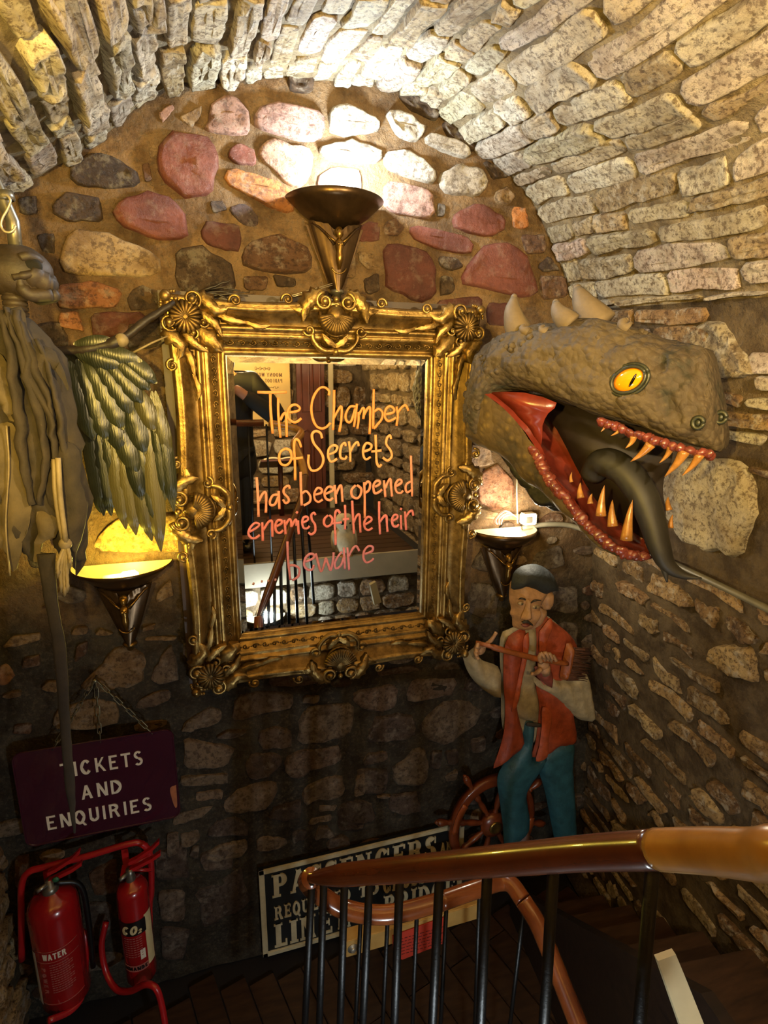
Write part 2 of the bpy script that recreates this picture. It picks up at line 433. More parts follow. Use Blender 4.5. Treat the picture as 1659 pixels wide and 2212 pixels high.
A1 = [  # upper left of the end wall
 ([(920, 430), (1000, 405), (1080, 470), (1085, 580), (960, 570), (880, 560)], PNK, .04), ([(1100, 470), (1180, 440), (1330, 460), (1410, 490), (1400, 590), (1330, 605), (1200, 575), (1095, 540)], PNK, .04),
 ([(690, 600), (740, 560), (880, 575), (940, 620), (940, 700), (915, 840), (800, 850), (740, 800), (690, 740), (680, 660)], RED, .035), ([(985, 640), (1030, 610), (1105, 640), (1105, 705), (1040, 705), (985, 680)], RED, .02),
 ([(1115, 640), (1160, 590), (1350, 640), (1355, 720), (1290, 815), (1190, 740), (1130, 690)], lin('#b5907a'), .03), ([(960, 740), (1000, 715), (1200, 780), (1280, 830), (1270, 920), (1200, 905), (1050, 830), (970, 790)], ORG, .03),
 ([(300, 700), (420, 650), (520, 690), (600, 740), (600, 800), (350, 805), (290, 760)], DBR, .03), ([(225, 870), (280, 820), (430, 850), (440, 950), (280, 950), (220, 920)], DBR, .025),
 ([(470, 930), (520, 860), (640, 815), (760, 850), (800, 940), (820, 1015), (700, 1030), (560, 990)], RED, .03), ([(880, 950), (1035, 965), (1045, 1030), (1030, 1085), (900, 1060), (870, 1010)], DKR, .02),
 ([(990, 890), (1060, 870), (1120, 930), (1110, 980), (1060, 975), (1000, 920)], PUR, .02), ([(905, 860), (960, 860), (985, 900), (920, 915)], DBR, .015),
 ([(240, 1160), (290, 990), (380, 985), (480, 1005), (560, 1050), (690, 1090), (710, 1180), (600, 1200), (450, 1190), (300, 1190)], CRM, .035), ([(760, 1070), (880, 1060), (1000, 1140), (1020, 1260), (760, 1260)], DBR, .025),
 ([(1030, 1130), (1060, 1040), (1200, 1000), (1340, 1060), (1350, 1170), (1200, 1180), (1090, 1160)], BRN, .03), ([(1050, 1190), (1160, 1190), (1150, 1250), (1060, 1250)], BRN, .015), ([(1180, 1180), (1280, 1200), (1280, 1235), (1200, 1235)], DBR, .015),
 ([(240, 1230), (400, 1210), (530, 1250), (510, 1325), (250, 1335)], lin('#93603c'), .025), ([(545, 1275), (600, 1220), (715, 1270), (720, 1335), (560, 1340)], DBR, .02), ([(1520, 990), (1600, 950), (1648, 960), (1640, 1040), (1560, 1045)], DKR, .02),
 ([(1490, 1080), (1540, 1070), (1540, 1200), (1480, 1200)], TAN, .02), ([(1550, 1080), (1640, 1100), (1640, 1165), (1590, 1165), (1550, 1120)], TAN, .02), ([(1570, 1200), (1640, 1175), (1645, 1260), (1590, 1270)], DBR, .02),
 ([(1370, 800), (1390, 740), (1450, 715), (1560, 730), (1570, 840), (1380, 830)], PNK, .03), ([(70, 850), (150, 840), (155, 920), (80, 920)], DBR, .02), ([(150, 1010), (230, 1000), (235, 1095), (170, 1080)], DBR, .015),
 ([(720, 305), (820, 300), (815, 365), (720, 370)], PUR, .05), ([(840, 300), (920, 290), (920, 360), (840, 355)], PUR, .05), ([(1240, 330), (1300, 310), (1360, 335), (1350, 390), (1260, 385)], DBR, .05),
 ([(680, 480), (740, 440), (755, 460), (700, 525)], PNK, .015), ([(770, 500), (870, 450), (870, 490), (830, 545)], CRM, .02), ([(1420, 470), (1500, 450), (1640, 520), (1650, 560), (1500, 585), (1425, 565)], WHT, .06), ([(1365, 640), (1520, 595), (1655, 640), (1655, 700), (1560, 700), (1450, 690)], WHT, .05),
 ([(250, 1350), (330, 1340), (360, 1430), (250, 1410)], lin('#93603c'), .02), ([(380, 1350), (620, 1345), (650, 1450), (400, 1460)], DKR, .02), ([(640, 640), (665, 610), (680, 650), (650, 680)], TAN, .01), ([(610, 700), (640, 690), (655, 770), (625, 780)], BRN, .01)]
for p, c, h in A1: px_stone(p, c, h, 'stone_smooth' if c in (RED, DKR) else 'stone_wall', 2.)
A2 = [  # upper right of the end wall
 ([(5, 785), (40, 775), (220, 825), (225, 920), (200, 940), (60, 920), (0, 900)], PNK, .04), ([(0, 645), (130, 640), (230, 760), (230, 790), (100, 760), (0, 720)], WHT, .05), ([(240, 750), (330, 700), (440, 740), (450, 810), (400, 845), (260, 830)], WHT, .045),
 ([(480, 830), (540, 800), (570, 850), (540, 885), (490, 870)], TAN, .03), ([(565, 890), (620, 890), (635, 980), (560, 985)], ORG, .02), ([(290, 930), (400, 870), (530, 930), (525, 1000), (440, 1020), (300, 975)], RED, .03),
 ([(100, 980), (160, 970), (370, 1020), (395, 1060), (390, 1095), (260, 1080), (130, 1030)], RED, .025), ([(0, 960), (50, 940), (90, 980), (60, 1020), (0, 1010)], BRN, .02), ([(0, 1060), (60, 1040), (200, 1090), (220, 1110), (235, 1270), (150, 1300), (10, 1240)], DKR, .03),
 ([(240, 1100), (310, 1110), (350, 1150), (300, 1170), (250, 1150)], DBR, .02), ([(250, 1190), (300, 1190), (310, 1260), (250, 1275)], DBR, .02), ([(320, 1220), (400, 1090), (480, 1040), (590, 1060), (650, 1140), (680, 1280), (560, 1275), (430, 1240)], RED, .035),
 ([(600, 1010), (700, 1010), (705, 1090), (620, 1090)], BRN, .02), ([(670, 1150), (720, 1100), (770, 1165), (700, 1170)], DBR, .02), ([(680, 1190), (790, 1190), (800, 1280), (690, 1290)], BRN, .02), ([(235, 1295), (430, 1275), (430, 1345), (235, 1350)], DKR, .02),
 ([(450, 1305), (570, 1310), (560, 1405), (450, 1400)], DKR, .02), ([(5, 480), (60, 470), (180, 560), (150, 610), (60, 590)], WHT, .07), ([(180, 575), (300, 600), (380, 650), (370, 685), (260, 650), (170, 612)], WHT, .06), ([(237, 870), (275, 880), (265, 930), (235, 930)], GRY, .02),
 ([(60, 400), (150, 410), (240, 480), (230, 520), (120, 470)], DBR, .06), ([(250, 520), (300, 540), (400, 630), (390, 650), (280, 590)], DBR, .06), ([(430, 690), (500, 710), (540, 760), (480, 770)], DBR, .04)]
for p, c, h in A2: px_stone(p, c, h, 'stone_smooth' if c in (RED, DKR) else 'stone_wall', 2., 830)
LOW = [lin(c) for c in ('#7a6a58', '#6b5a4c', '#85725c', '#5d4e44', '#74604f')]
K = 1659/420
A3 = [  # under the mirror, left to right
 ([(500, 490), (560, 260), (700, 250), (840, 225), (1050, 260), (1050, 370), (800, 410)], 0), ([(1115, 320), (1140, 265), (1275, 265), (1265, 315)], 0), ([(1090, 680), (1095, 470), (1150, 380), (1550, 320), (1570, 520), (1500, 610), (1300, 670)], 0),
 ([(80, 570), (100, 500), (330, 360), (440, 390), (430, 470), (350, 525)], 2), ([(370, 620), (480, 560), (660, 565), (600, 610), (450, 630)], 1), ([(735, 590), (860, 530), (1030, 560), (1040, 700), (770, 725)], 1), ([(105, 880), (110, 630), (260, 660), (450, 690), (545, 700), (500, 860), (330, 885)], 2),
 ([(630, 930), (630, 860), (700, 760), (960, 775), (930, 880), (850, 945), (690, 985)], 1), ([(960, 890), (1000, 790), (1120, 735), (1440, 685), (1475, 790), (1400, 860), (1180, 890), (1130, 970), (1020, 970)], 4), ([(65, 1030), (80, 960), (480, 920), (490, 1020), (330, 1035)], 2),
 ([(205, 1165), (210, 1090), (440, 1060), (440, 1135)], 2), ([(425, 1250), (440, 1180), (600, 1050), (910, 1000), (915, 1080), (830, 1220), (600, 1270), (470, 1270)], 2), ([(820, 1320), (880, 1230), (1110, 1160), (1120, 1300), (1000, 1340)], 3), ([(1100, 1100), (1200, 1020), (1360, 950), (1470, 960), (1490, 1100), (1400, 1160), (1230, 1150), (1160, 1215)], 2),
 ([(1260, 1250), (1270, 1200), (1420, 1195), (1400, 1240)], 2), ([(1165, 1365), (1200, 1310), (1380, 1280), (1370, 1320)], 2), ([(1430, 1430), (1420, 1230), (1500, 1160), (1640, 1170), (1655, 1400)], 3), ([(0, 1365), (20, 1280), (250, 1215), (370, 1200), (240, 1310)], 2), ([(310, 1480), (320, 1400), (400, 1320), (580, 1310), (650, 1360), (660, 1460), (450, 1455)], 3),
 ([(80, 1560), (80, 1440), (240, 1400), (245, 1480), (190, 1540)], 2), ([(270, 1655), (380, 1560), (650, 1500), (650, 1590), (590, 1650), (400, 1680)], 2), ([(730, 1600), (730, 1500), (840, 1470), (990, 1480), (1000, 1540), (850, 1590)], 2), ([(1035, 1520), (1035, 1420), (1160, 1410), (1150, 1500)], 3), ([(1220, 1500), (1260, 1380), (1340, 1380), (1400, 1460)], 0),
 ([(1560, 1130), (1580, 960), (1655, 900), (1655, 1100)], 2), ([(1550, 290), (1600, 235), (1655, 215), (1655, 360), (1610, 350)], 4), ([(820, 175), (830, 110), (1260, 60), (1280, 150), (1080, 180)], 4), ([(150, 1640), (180, 1560), (240, 1550), (230, 1655)], 1), ([(-40, 1640), (-40, 1440), (60, 1420), (70, 1600)], 4)]
for p, c in A3: px_stone(p, LOW[c], .024, 'stone_wall', K, 370, 1440)
A4 = [([(85, 430), (140, 380), (450, 315), (480, 370), (470, 510), (430, 545), (220, 555), (180, 520)], 4), ([(555, 440), (570, 310), (620, 270), (960, 260), (995, 300), (950, 410), (640, 470), (580, 475)], 4), ([(215, 820), (230, 740), (290, 600), (460, 580), (600, 590), (640, 650), (640, 740), (570, 800), (340, 820)], 3),
 ([(690, 700), (760, 560), (900, 460), (1080, 450), (1220, 560), (1180, 650), (960, 810), (850, 840), (740, 790)], 0), ([(270, 215), (420, 190), (600, 150), (680, 190), (560, 215), (330, 250)], 4), ([(770, 185), (830, 130), (980, 130), (1020, 190), (900, 195)], 0), ([(450, 1180), (440, 1050), (560, 960), (600, 870), (720, 880), (740, 1060), (700, 1170), (520, 1185)], 0),
 ([(750, 1050), (765, 890), (860, 890), (840, 1030)], 3), ([(175, 1010), (210, 920), (380, 890), (400, 960), (330, 990)], 1), ([(130, 1230), (130, 1060), (390, 1060), (390, 1240), (200, 1270)], 3), ([(290, 1285), (340, 1265), (425, 1275), (380, 1295)], 2), ([(0, 1500), (0, 1350), (90, 1320), (240, 1320), (300, 1480), (200, 1520)], 3), ([(400, 1400), (420, 1280), (640, 1250), (680, 1400), (560, 1440)], 3),
 ([(1040, 380), (1060, 270), (1200, 290), (1210, 370)], 3), ([(1100, 900), (1110, 800), (1230, 760), (1230, 900)], 1), ([(880, 900), (990, 880), (1000, 1000), (900, 1000)], 3), ([(1060, 1350), (1080, 1180), (1180, 1200), (1200, 1340)], 3), ([(880, 1110), (980, 1040), (990, 1120), (900, 1160)], 2)]
for p, c in A4: px_stone(p, LOW[c], .026, 'stone_wall', K, 740, 1400)
A5 = [([(665, 1000), (760, 850), (850, 790), (900, 700), (990, 640), (1130, 630), (1230, 710), (1230, 900), (1180, 970), (1000, 1010), (740, 1035)], TAN), ([(1270, 940), (1300, 840), (1380, 700), (1460, 600), (1500, 740), (1530, 920), (1400, 945)], LOW[2]), ([(0, 640), (100, 540), (340, 510), (340, 570), (120, 640)], TAN), ([(330, 1000), (400, 930), (500, 930), (490, 1020)], TAN),
 ([(430, 1340), (450, 1190), (640, 1120), (800, 1060), (1020, 1130), (1020, 1280), (800, 1340)], TAN), ([(1150, 1170), (1160, 1100), (1300, 1020), (1450, 1000), (1450, 1090), (1300, 1150)], LOW[2]), ([(1320, 220), (1360, 130), (1460, 60), (1480, 200), (1330, 260)], TAN), ([(590, 530), (640, 460), (740, 460), (740, 530)], TAN), ([(630, 760), (650, 620), (740, 590), (740, 690)], BRN), ([(800, 530), (850, 480), (970, 520), (900, 540)], TAN),
 ([(1215, 575), (1260, 545), (1520, 545), (1500, 575)], CRM), ([(-40, 960), (-20, 800), (50, 780), (120, 890), (60, 950)], lin('#a0724a')), ([(0, 1060), (70, 1020), (170, 1010), (170, 1060), (40, 1075)], TAN), ([(100, 1380), (120, 1290), (260, 1290), (260, 1370)], BRN), ([(180, 820), (200, 730), (330, 700), (330, 800)], BRN), ([(1060, 600), (1110, 580), (1140, 610), (1090, 620)], CRM), ([(330, 120), (430, 90), (430, 130)], TAN), ([(1540, 1360), (1600, 1260), (1655, 1250), (1655, 1360)], LOW[2]),
 ([(340, 300), (420, 240), (440, 300)], BRN), ([(1205, 500), (1220, 460), (1330, 430), (1310, 480)], TAN)]
for p, c in A5: px_stone(p, c, .024, 'stone_wall', K, 0, 1240)
# big stones lit by the two low lamps, and the dark masonry beside the mirror
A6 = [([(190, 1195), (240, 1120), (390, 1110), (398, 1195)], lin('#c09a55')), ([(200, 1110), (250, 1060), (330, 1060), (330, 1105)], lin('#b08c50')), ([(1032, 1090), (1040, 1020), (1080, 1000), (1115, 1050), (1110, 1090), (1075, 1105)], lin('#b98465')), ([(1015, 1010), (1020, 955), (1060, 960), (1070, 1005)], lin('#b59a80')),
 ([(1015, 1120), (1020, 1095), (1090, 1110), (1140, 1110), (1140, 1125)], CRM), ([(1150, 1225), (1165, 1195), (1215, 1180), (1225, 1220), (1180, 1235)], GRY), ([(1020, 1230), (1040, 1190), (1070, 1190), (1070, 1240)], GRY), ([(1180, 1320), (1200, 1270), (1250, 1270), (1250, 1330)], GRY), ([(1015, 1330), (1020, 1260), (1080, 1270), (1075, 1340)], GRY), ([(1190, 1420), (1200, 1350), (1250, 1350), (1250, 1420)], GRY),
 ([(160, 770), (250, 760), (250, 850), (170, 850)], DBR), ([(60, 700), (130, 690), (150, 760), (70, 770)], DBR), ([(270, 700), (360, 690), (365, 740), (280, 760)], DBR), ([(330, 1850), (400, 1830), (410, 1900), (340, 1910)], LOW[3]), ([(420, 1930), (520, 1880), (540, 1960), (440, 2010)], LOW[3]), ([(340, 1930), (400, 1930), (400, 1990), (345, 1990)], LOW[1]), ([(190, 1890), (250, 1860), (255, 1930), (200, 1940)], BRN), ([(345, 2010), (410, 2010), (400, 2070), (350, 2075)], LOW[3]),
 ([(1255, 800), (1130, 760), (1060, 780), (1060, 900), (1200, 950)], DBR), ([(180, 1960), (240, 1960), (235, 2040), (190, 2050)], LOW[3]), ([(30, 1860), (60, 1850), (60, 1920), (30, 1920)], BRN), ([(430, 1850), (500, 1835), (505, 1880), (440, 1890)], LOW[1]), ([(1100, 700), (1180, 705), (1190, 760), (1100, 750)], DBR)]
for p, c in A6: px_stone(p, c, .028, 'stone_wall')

# small packing stones where the joints are wide
_occ = []
for o in wall_back.children:
    xs = [v.co.x for v in o.data.vertices]; zs = [v.co.z for v in o.data.vertices]; _occ.append((min(xs), max(xs), min(zs), max(zs)))
nfill = 0
for _ in range(6000):
    if nfill >= 140: break
    cx = rnd.uniform(-1.1, 1.95); cz = rnd.uniform(.1, 3.75); w_, h_ = rnd.uniform(.03, .12), rnd.uniform(.022, .06)
    if .02 < cx < 1.0 and 1.65 < cz < 3.0: continue
    if any(cx+w_ > a and cx-w_ < b and cz+h_ > c and cz-h_ < d for a, b, c, d in _occ): continue
    pa = min(PROF, key=lambda q: abs(q.x-cx)+(0 if q.z > 2.9 else 9))
    if cz+h_ > pa.z-.06: continue
    poly = [(cx+w_*math.cos(t)*rnd.uniform(.85, 1.1), cz+h_*math.sin(t)*rnd.uniform(.85, 1.1)) for t in [k*math.pi/4 for k in range(8)]]
    add_stone(wall_back, Sback, poly, rnd.uniform(.008, .016), rc(rnd.choice([BRN, DBR, TAN, LOW[0], LOW[3], LOW[1]]), .12, rnd), 'stone_wall', rnd, 12, .05)
    _occ.append((cx-w_, cx+w_, cz-h_, cz+h_)); nfill += 1
# ------------------------------------------------------------ the gilt mirror
def gold_mat(name, c, c2, rough, bump, lattice=False):
    n = NT(name); v = n.obj(); f = n.noise(18, 6, .65, v)
    n.set(color=n.ramp(f, [(.3, lin(c2)), (.62, lin(c))]), metal=.85, rough=n.ramp(n.noise(40, 4, .6, v), [(.3, (rough,)*3), (.75, (rough+.25,)*3)]))
    if lattice:
        mp = n.n('ShaderNodeMapping'); mp.inputs['Rotation'].default_value = (0, R(45), 0); n.l(v, mp.inputs[0])
        ck = n.n('ShaderNodeTexBrick', offset=0.0, squash=1.0); ck.inputs['Scale'].default_value = 45; ck.inputs['Mortar Size'].default_value = .12
        ck.inputs['Brick Width'].default_value = .5; ck.inputs['Row Height'].default_value = .5
        sp = n.n('ShaderNodeSeparateXYZ'); cb = n.n('ShaderNodeCombineXYZ'); n.l(mp.outputs[0], sp.inputs[0]); n.l(sp.outputs[0], cb.inputs[0]); n.l(sp.outputs[2], cb.inputs[1]); n.l(cb.outputs[0], ck.inputs[0])
        n.bump(ck.outputs['Fac'], .8, -.004)
    else: n.bump(n.noise(90, 4, .6, v), bump, .003)
    MATS[name] = n.m
gold_mat('gold', '#a3854c', '#4c3719', .27, .4); gold_mat('gold_dark', '#7a6034', '#2f2210', .34, .4); gold_mat('gold_lattice', '#80673a', '#463318', .36, 0, True)
simple('frame_side', '#3b2818', .5, 0, .3, 12, .2)
gl = NT('mirror_glass'); gl.set(color=(.8, .8, .76, 1), metal=1.0, rough=.015); MATS['mirror_glass'] = gl.m

MP = 2.19
_c = [at(495, 767, MP), at(925, 771, MP), at(510, 1384, MP), at(915, 1320, MP)]
MX0, MX1 = (_c[0].x+_c[2].x)/2, (_c[1].x+_c[3].x)/2; MZ1, MZ0 = (_c[0].z+_c[1].z)/2, (_c[2].z+_c[3].z)/2
mirror = thing('mirror', 'large gilt baroque wall mirror with red handwriting across its glass', 'mirror', ((MX0+MX1)/2, MP, MZ0-.22))
def MW(u, v, w_): return V((u, MP-w_, v))      # world from mirror plane
FP = [(-.004, -.004), (-.002, .012), (.006, .017), (.014, .015), (.018, .006), (.024, .006), (.028, .018), (.05, .02), (.054, .03), (.06, .034), (.068, .034), (.072, .026), (.078, .028), (.084, .04), (.092, .042), (.098, .036), (.102, .026),
      (.112, .024), (.136, .036), (.15, .056), (.158, .06)]
FPo = [(.158, .06), (.163, .068), (.172, .072), (.178, .066), (.184, .07), (.191, .064), (.196, .05), (.2, .02), (.2, -.075)]
def rect_ring(d, w_): return [MW(MX0-d, MZ0-d, w_), MW(MX1+d, MZ0-d, w_), MW(MX1+d, MZ1+d, w_), MW(MX0-d, MZ1+d, w_)]
def frame_side(k, profl, mat, name, serp=0.):
    vs = []; fs = []; N = 24
    for d, w_ in profl:
        r = rect_ring(d, w_); a, b = r[k], r[(k+1) % 4]; out = [V((0, 0, -1)), V((1, 0, 0)), V((0, 0, 1)), V((-1, 0, 0))][k]
        for i in range(N+1):
            s_ = i/N; sw = (abs(s_-.5)*2); bow = serp*math.sin(math.pi*min(1, max(0, sw)))
            vs.append(a.lerp(b, s_) - out*bow)
    m = N+1
    for i in range(len(profl)-1):
        for j in range(N): fs.append((i*m+j, i*m+j+1, (i+1)*m+j+1, (i+1)*m+j))
    return mesh_obj(name, vs, fs, mat, mirror)
pane = MB()
_b = .03; r0 = rect_ring(.002, -.006); r1 = [MW(MX0+_b, MZ0+_b, 0), MW(MX1-_b, MZ0+_b, 0), MW(MX1-_b, MZ1-_b, 0), MW(MX0+_b, MZ1-_b, 0)]
pane.add(r0+r1, [(4, 5, 6, 7)]+[(i, (i+1) % 4, 4+(i+1) % 4, 4+i) for i in range(4)]); pane.build('mirror_pane', 'mirror_glass', mirror, False)
bk = MB(); a0, a1 = rect_ring(.215, -.08), rect_ring(.215, -.055); bk.prism(a0, (0, -.03, 0)); bk.build('backing_board', 'frame_side', mirror, False)
for k in range(4):
    frame_side(k, FP[:11], 'gold', 'inner_moulding'); frame_side(k, FP[10:17], 'gold', 'step_moulding'); frame_side(k, FP[16:], 'gold_lattice', 'lattice_cove', .012); frame_side(k, FPo, 'gold', 'outer_rail', .018)
    # row of small scroll beads along the inner moulding
    mb = MB(); r = rect_ring(.039, .02); a, b = r[k], r[(k+1) % 4]; L = (b-a).length; n = int(L/.04); t = (b-a).normalized(); nn = V((0, -1, 0)); s2 = t.cross(nn)
    for i in range(n):
        c = a + t*((i+.5)*L/n); sg = 1 if i % 2 else -1
        mb.tube([c + t*(.013*math.cos(q)) + s2*(sg*.008*math.sin(q)) + nn*.001 for q in [x*math.pi/4 for x in range(7)]], .0028, 5)
        mb.ball(c+nn*.002, .004, 6, 4); mb.ball(c+t*.02+nn*.002, .0032, 6, 4); mb.ball(c-t*.005+s2*.006*sg+nn*.002, .003, 5, 4)
    mb.build('bead_moulding', 'gold_dark', mirror)['kind'] = 'stuff'

def volute(mb, P, c, r0, turns, sg, a0, w_, tr=.007):
    pts = []; rr = []; n = int(turns*14)
    for i in range(n+1):
        s_ = i/n; a = a0+sg*s_*turns*2*math.pi; r = r0*(1-.72*s_); pts.append(P(c[0]+r*math.cos(a), c[1]+r*math.sin(a), w_+.012*s_)); rr.append(tr*(1-.35*s_))
    mb.tube(pts, rr, 7); mb.ball(P(c[0], c[1], w_+.012), r0*.42, 10, 7)
def leaf(mb, P, path, wid, w0, hgt, lobes=5):
    pts = cr([V((*p, 0)) for p in path], 5); n = len(pts); K = 4; rows = []
    for i, p in enumerate(pts):
        s_ = i/(n-1); t = (pts[min(i+1, n-1)]-pts[max(i-1, 0)]).normalized(); nr = V((-t.y, t.x, 0))
        wd = wid*(math.sin(math.pi*min(1, .12+s_*.86))**.7)*(1+.22*math.sin(lobes*2*math.pi*s_)); row = []
        for k in range(-K, K+1):
            q = k/K; hh = w0 + hgt*(1-q*q)*math.sin(math.pi*(.15+.75*s_)) + (.004 if k % 2 == 0 else -.002); x = p+nr*wd*q - t*(wd*.35*abs(q))
            if abs(k) == K: hh = w0-.012
            row.append(P(x.x, x.y, hh))
        rows.append(row)
    mb.loft(rows, cap=False, closed=False)
    mb.loft([[r[0], r[-1]] for r in rows], cap=False, closed=False)
def fan(mb, P, c, r, a0, a1, n, w0, hgt):
    mb.ball(P(c[0], c[1], w0), (r*.55, r*.4, r*.55), 12, 8)
    for i in range(n+1):
        a = a0+(a1-a0)*i/n; pts = []
        for j in range(6):
            q = j/5; pts.append(P(c[0]+r*q*math.cos(a), c[1]+r*q*math.sin(a), w0+hgt*math.sin(math.pi*(.25+.6*q))))
        mb.tube(pts, [.003+.0065*(j/5)*r/.05 for j in range(6)], 6)
def piece(fn, name, mat, root, *a):
    m = MB(); fn(m, *a); return m.build(name, mat, root)
def corner(P):
    root = piece(fan, 'corner_ornament', 'gold_dark', mirror, P, (.082, .088), .052, 0, 2*math.pi, 18, .07, .018)
    for sw in (0, 1):
        Q = (lambda u, v, w_: P(v, u, w_)) if sw else P
        for c_, r_, tn, sg, a0, w_, tr in (((.108, .03), .032, 1.4, -1, math.pi*.5, .075, .007), ((.25, .028), .022, 1.2, 1, math.pi*.9, .07, .006), ((.14, .105), .018, 1.1, 1, 0, .07, .005)): piece(volute, 'scroll', 'gold', root, Q, c_, r_, tn, sg, a0, w_, tr)
        for pth, wd, w0, hg, lb in (([(.125, .02), (.15, .03), (.19, .06), (.235, .045)], .03, .062, .022, 5), ([(.12, .07), (.15, .085), (.18, .11), (.2, .15)], .022, .05, .018, 5), ([(.19, .075), (.23, .09), (.29, .1)], .016, .05, .012, 4), ([(.28, .095), (.33, .11), (.37, .105)], .012, .045, .01, 3)): piece(leaf, 'acanthus_leaf', 'gold', root, Q, pth, wd, w0, hg, lb)
    piece(leaf, 'acanthus_leaf', 'gold', root, P, [(.12, .12), (.15, .15), (.185, .185), (.2, .2)], .034, .045, .02, 3)
    m = MB(); m.ball(P(.022, .022, .075), .019, 10, 7); m.ball(P(.055, .03, .07), .009, 8, 6); m.ball(P(.03, .055, .07), .009, 8, 6)
    for q in range(9):
        a = math.pi+q*math.pi/16; m.ball(P(.05+.045*math.cos(a), .05+.045*math.sin(a), .062), .007, 7, 5)
    m.build('beads', 'gold', root)['kind'] = 'stuff'
def centre_orn(P):
    m = MB(); fan(m, P, (0, .075), .068, R(12), R(168), 15, .075, .022); m.tube([P(.058*math.cos(a), .075+.075*math.sin(a), .075) for a in [R(-10+i*20) for i in range(11)]], .007, 7)
    root = m.build('centre_ornament', 'gold_dark', mirror)
    for sg in (-1, 1):
        Q = lambda u, v, w_, sg=sg: P(sg*u, v, w_)
        for c_, r_, tn, s2, a0, w_, tr in (((.043, .03), .032, 1.4, 1, -math.pi*.5, .08, .008), ((.175, .028), .022, 1.2, -1, math.pi*.1, .07, .006), ((.098, .13), .022, 1.2, 1, 0, .06, .006)): piece(volute, 'scroll', 'gold', root, Q, c_, r_, tn, s2, a0, w_, tr)
        m = MB(); m.tube(cr([Q(0, .2, .06), Q(.045, .2, .06), Q(.08, .17, .062), Q(.088, .135, .06)], 5), [.006]+[.012]*7+[.01]*7+[.006], 7); m.build('crescent', 'gold', root)
        for pth, wd, w0, hg, lb in (([(.05, .0), (.085, .02), (.11, .055), (.12, .1)], .034, .066, .025, 5), ([(.1, .05), (.13, .06), (.165, .05)], .02, .064, .014, 4), ([(.0, .185), (.03, .165), (.05, .14)], .018, .062, .012, 3)): piece(leaf, 'acanthus_leaf', 'gold', root, Q, pth, wd, w0, hg, lb)
    m = MB(); m.ball(P(0, .022, .085), .012, 8, 6); m.ball(P(0, .045, .085), .008, 8, 6); m.ball(P(0, .205, .065), .012, 8, 6); m.build('beads', 'gold', root)['kind'] = 'stuff'
OX0, OX1, OZ0, OZ1 = MX0-.205, MX1+.205, MZ0-.205, MZ1+.205
for cx, cz, su, sv in ((OX0, OZ1, 1, -1), (OX1, OZ1, -1, -1), (OX0, OZ0, 1, 1), (OX1, OZ0, -1, 1)):
    corner(lambda u, v, w_, cx=cx, cz=cz, su=su, sv=sv: MW(cx+su*u, cz+sv*v, w_))
_mx, _mz = (OX0+OX1)/2, (OZ0+OZ1)/2
centre_orn(lambda u, v, w_: MW(_mx+u, OZ1+.012-v, w_)); centre_orn(lambda u, v, w_: MW(_mx+u, OZ0-.012+v, w_))
centre_orn(lambda u, v, w_: MW(OX0-.012+v, _mz+u, w_)); centre_orn(lambda u, v, w_: MW(OX1+.012-v, _mz+u, w_))

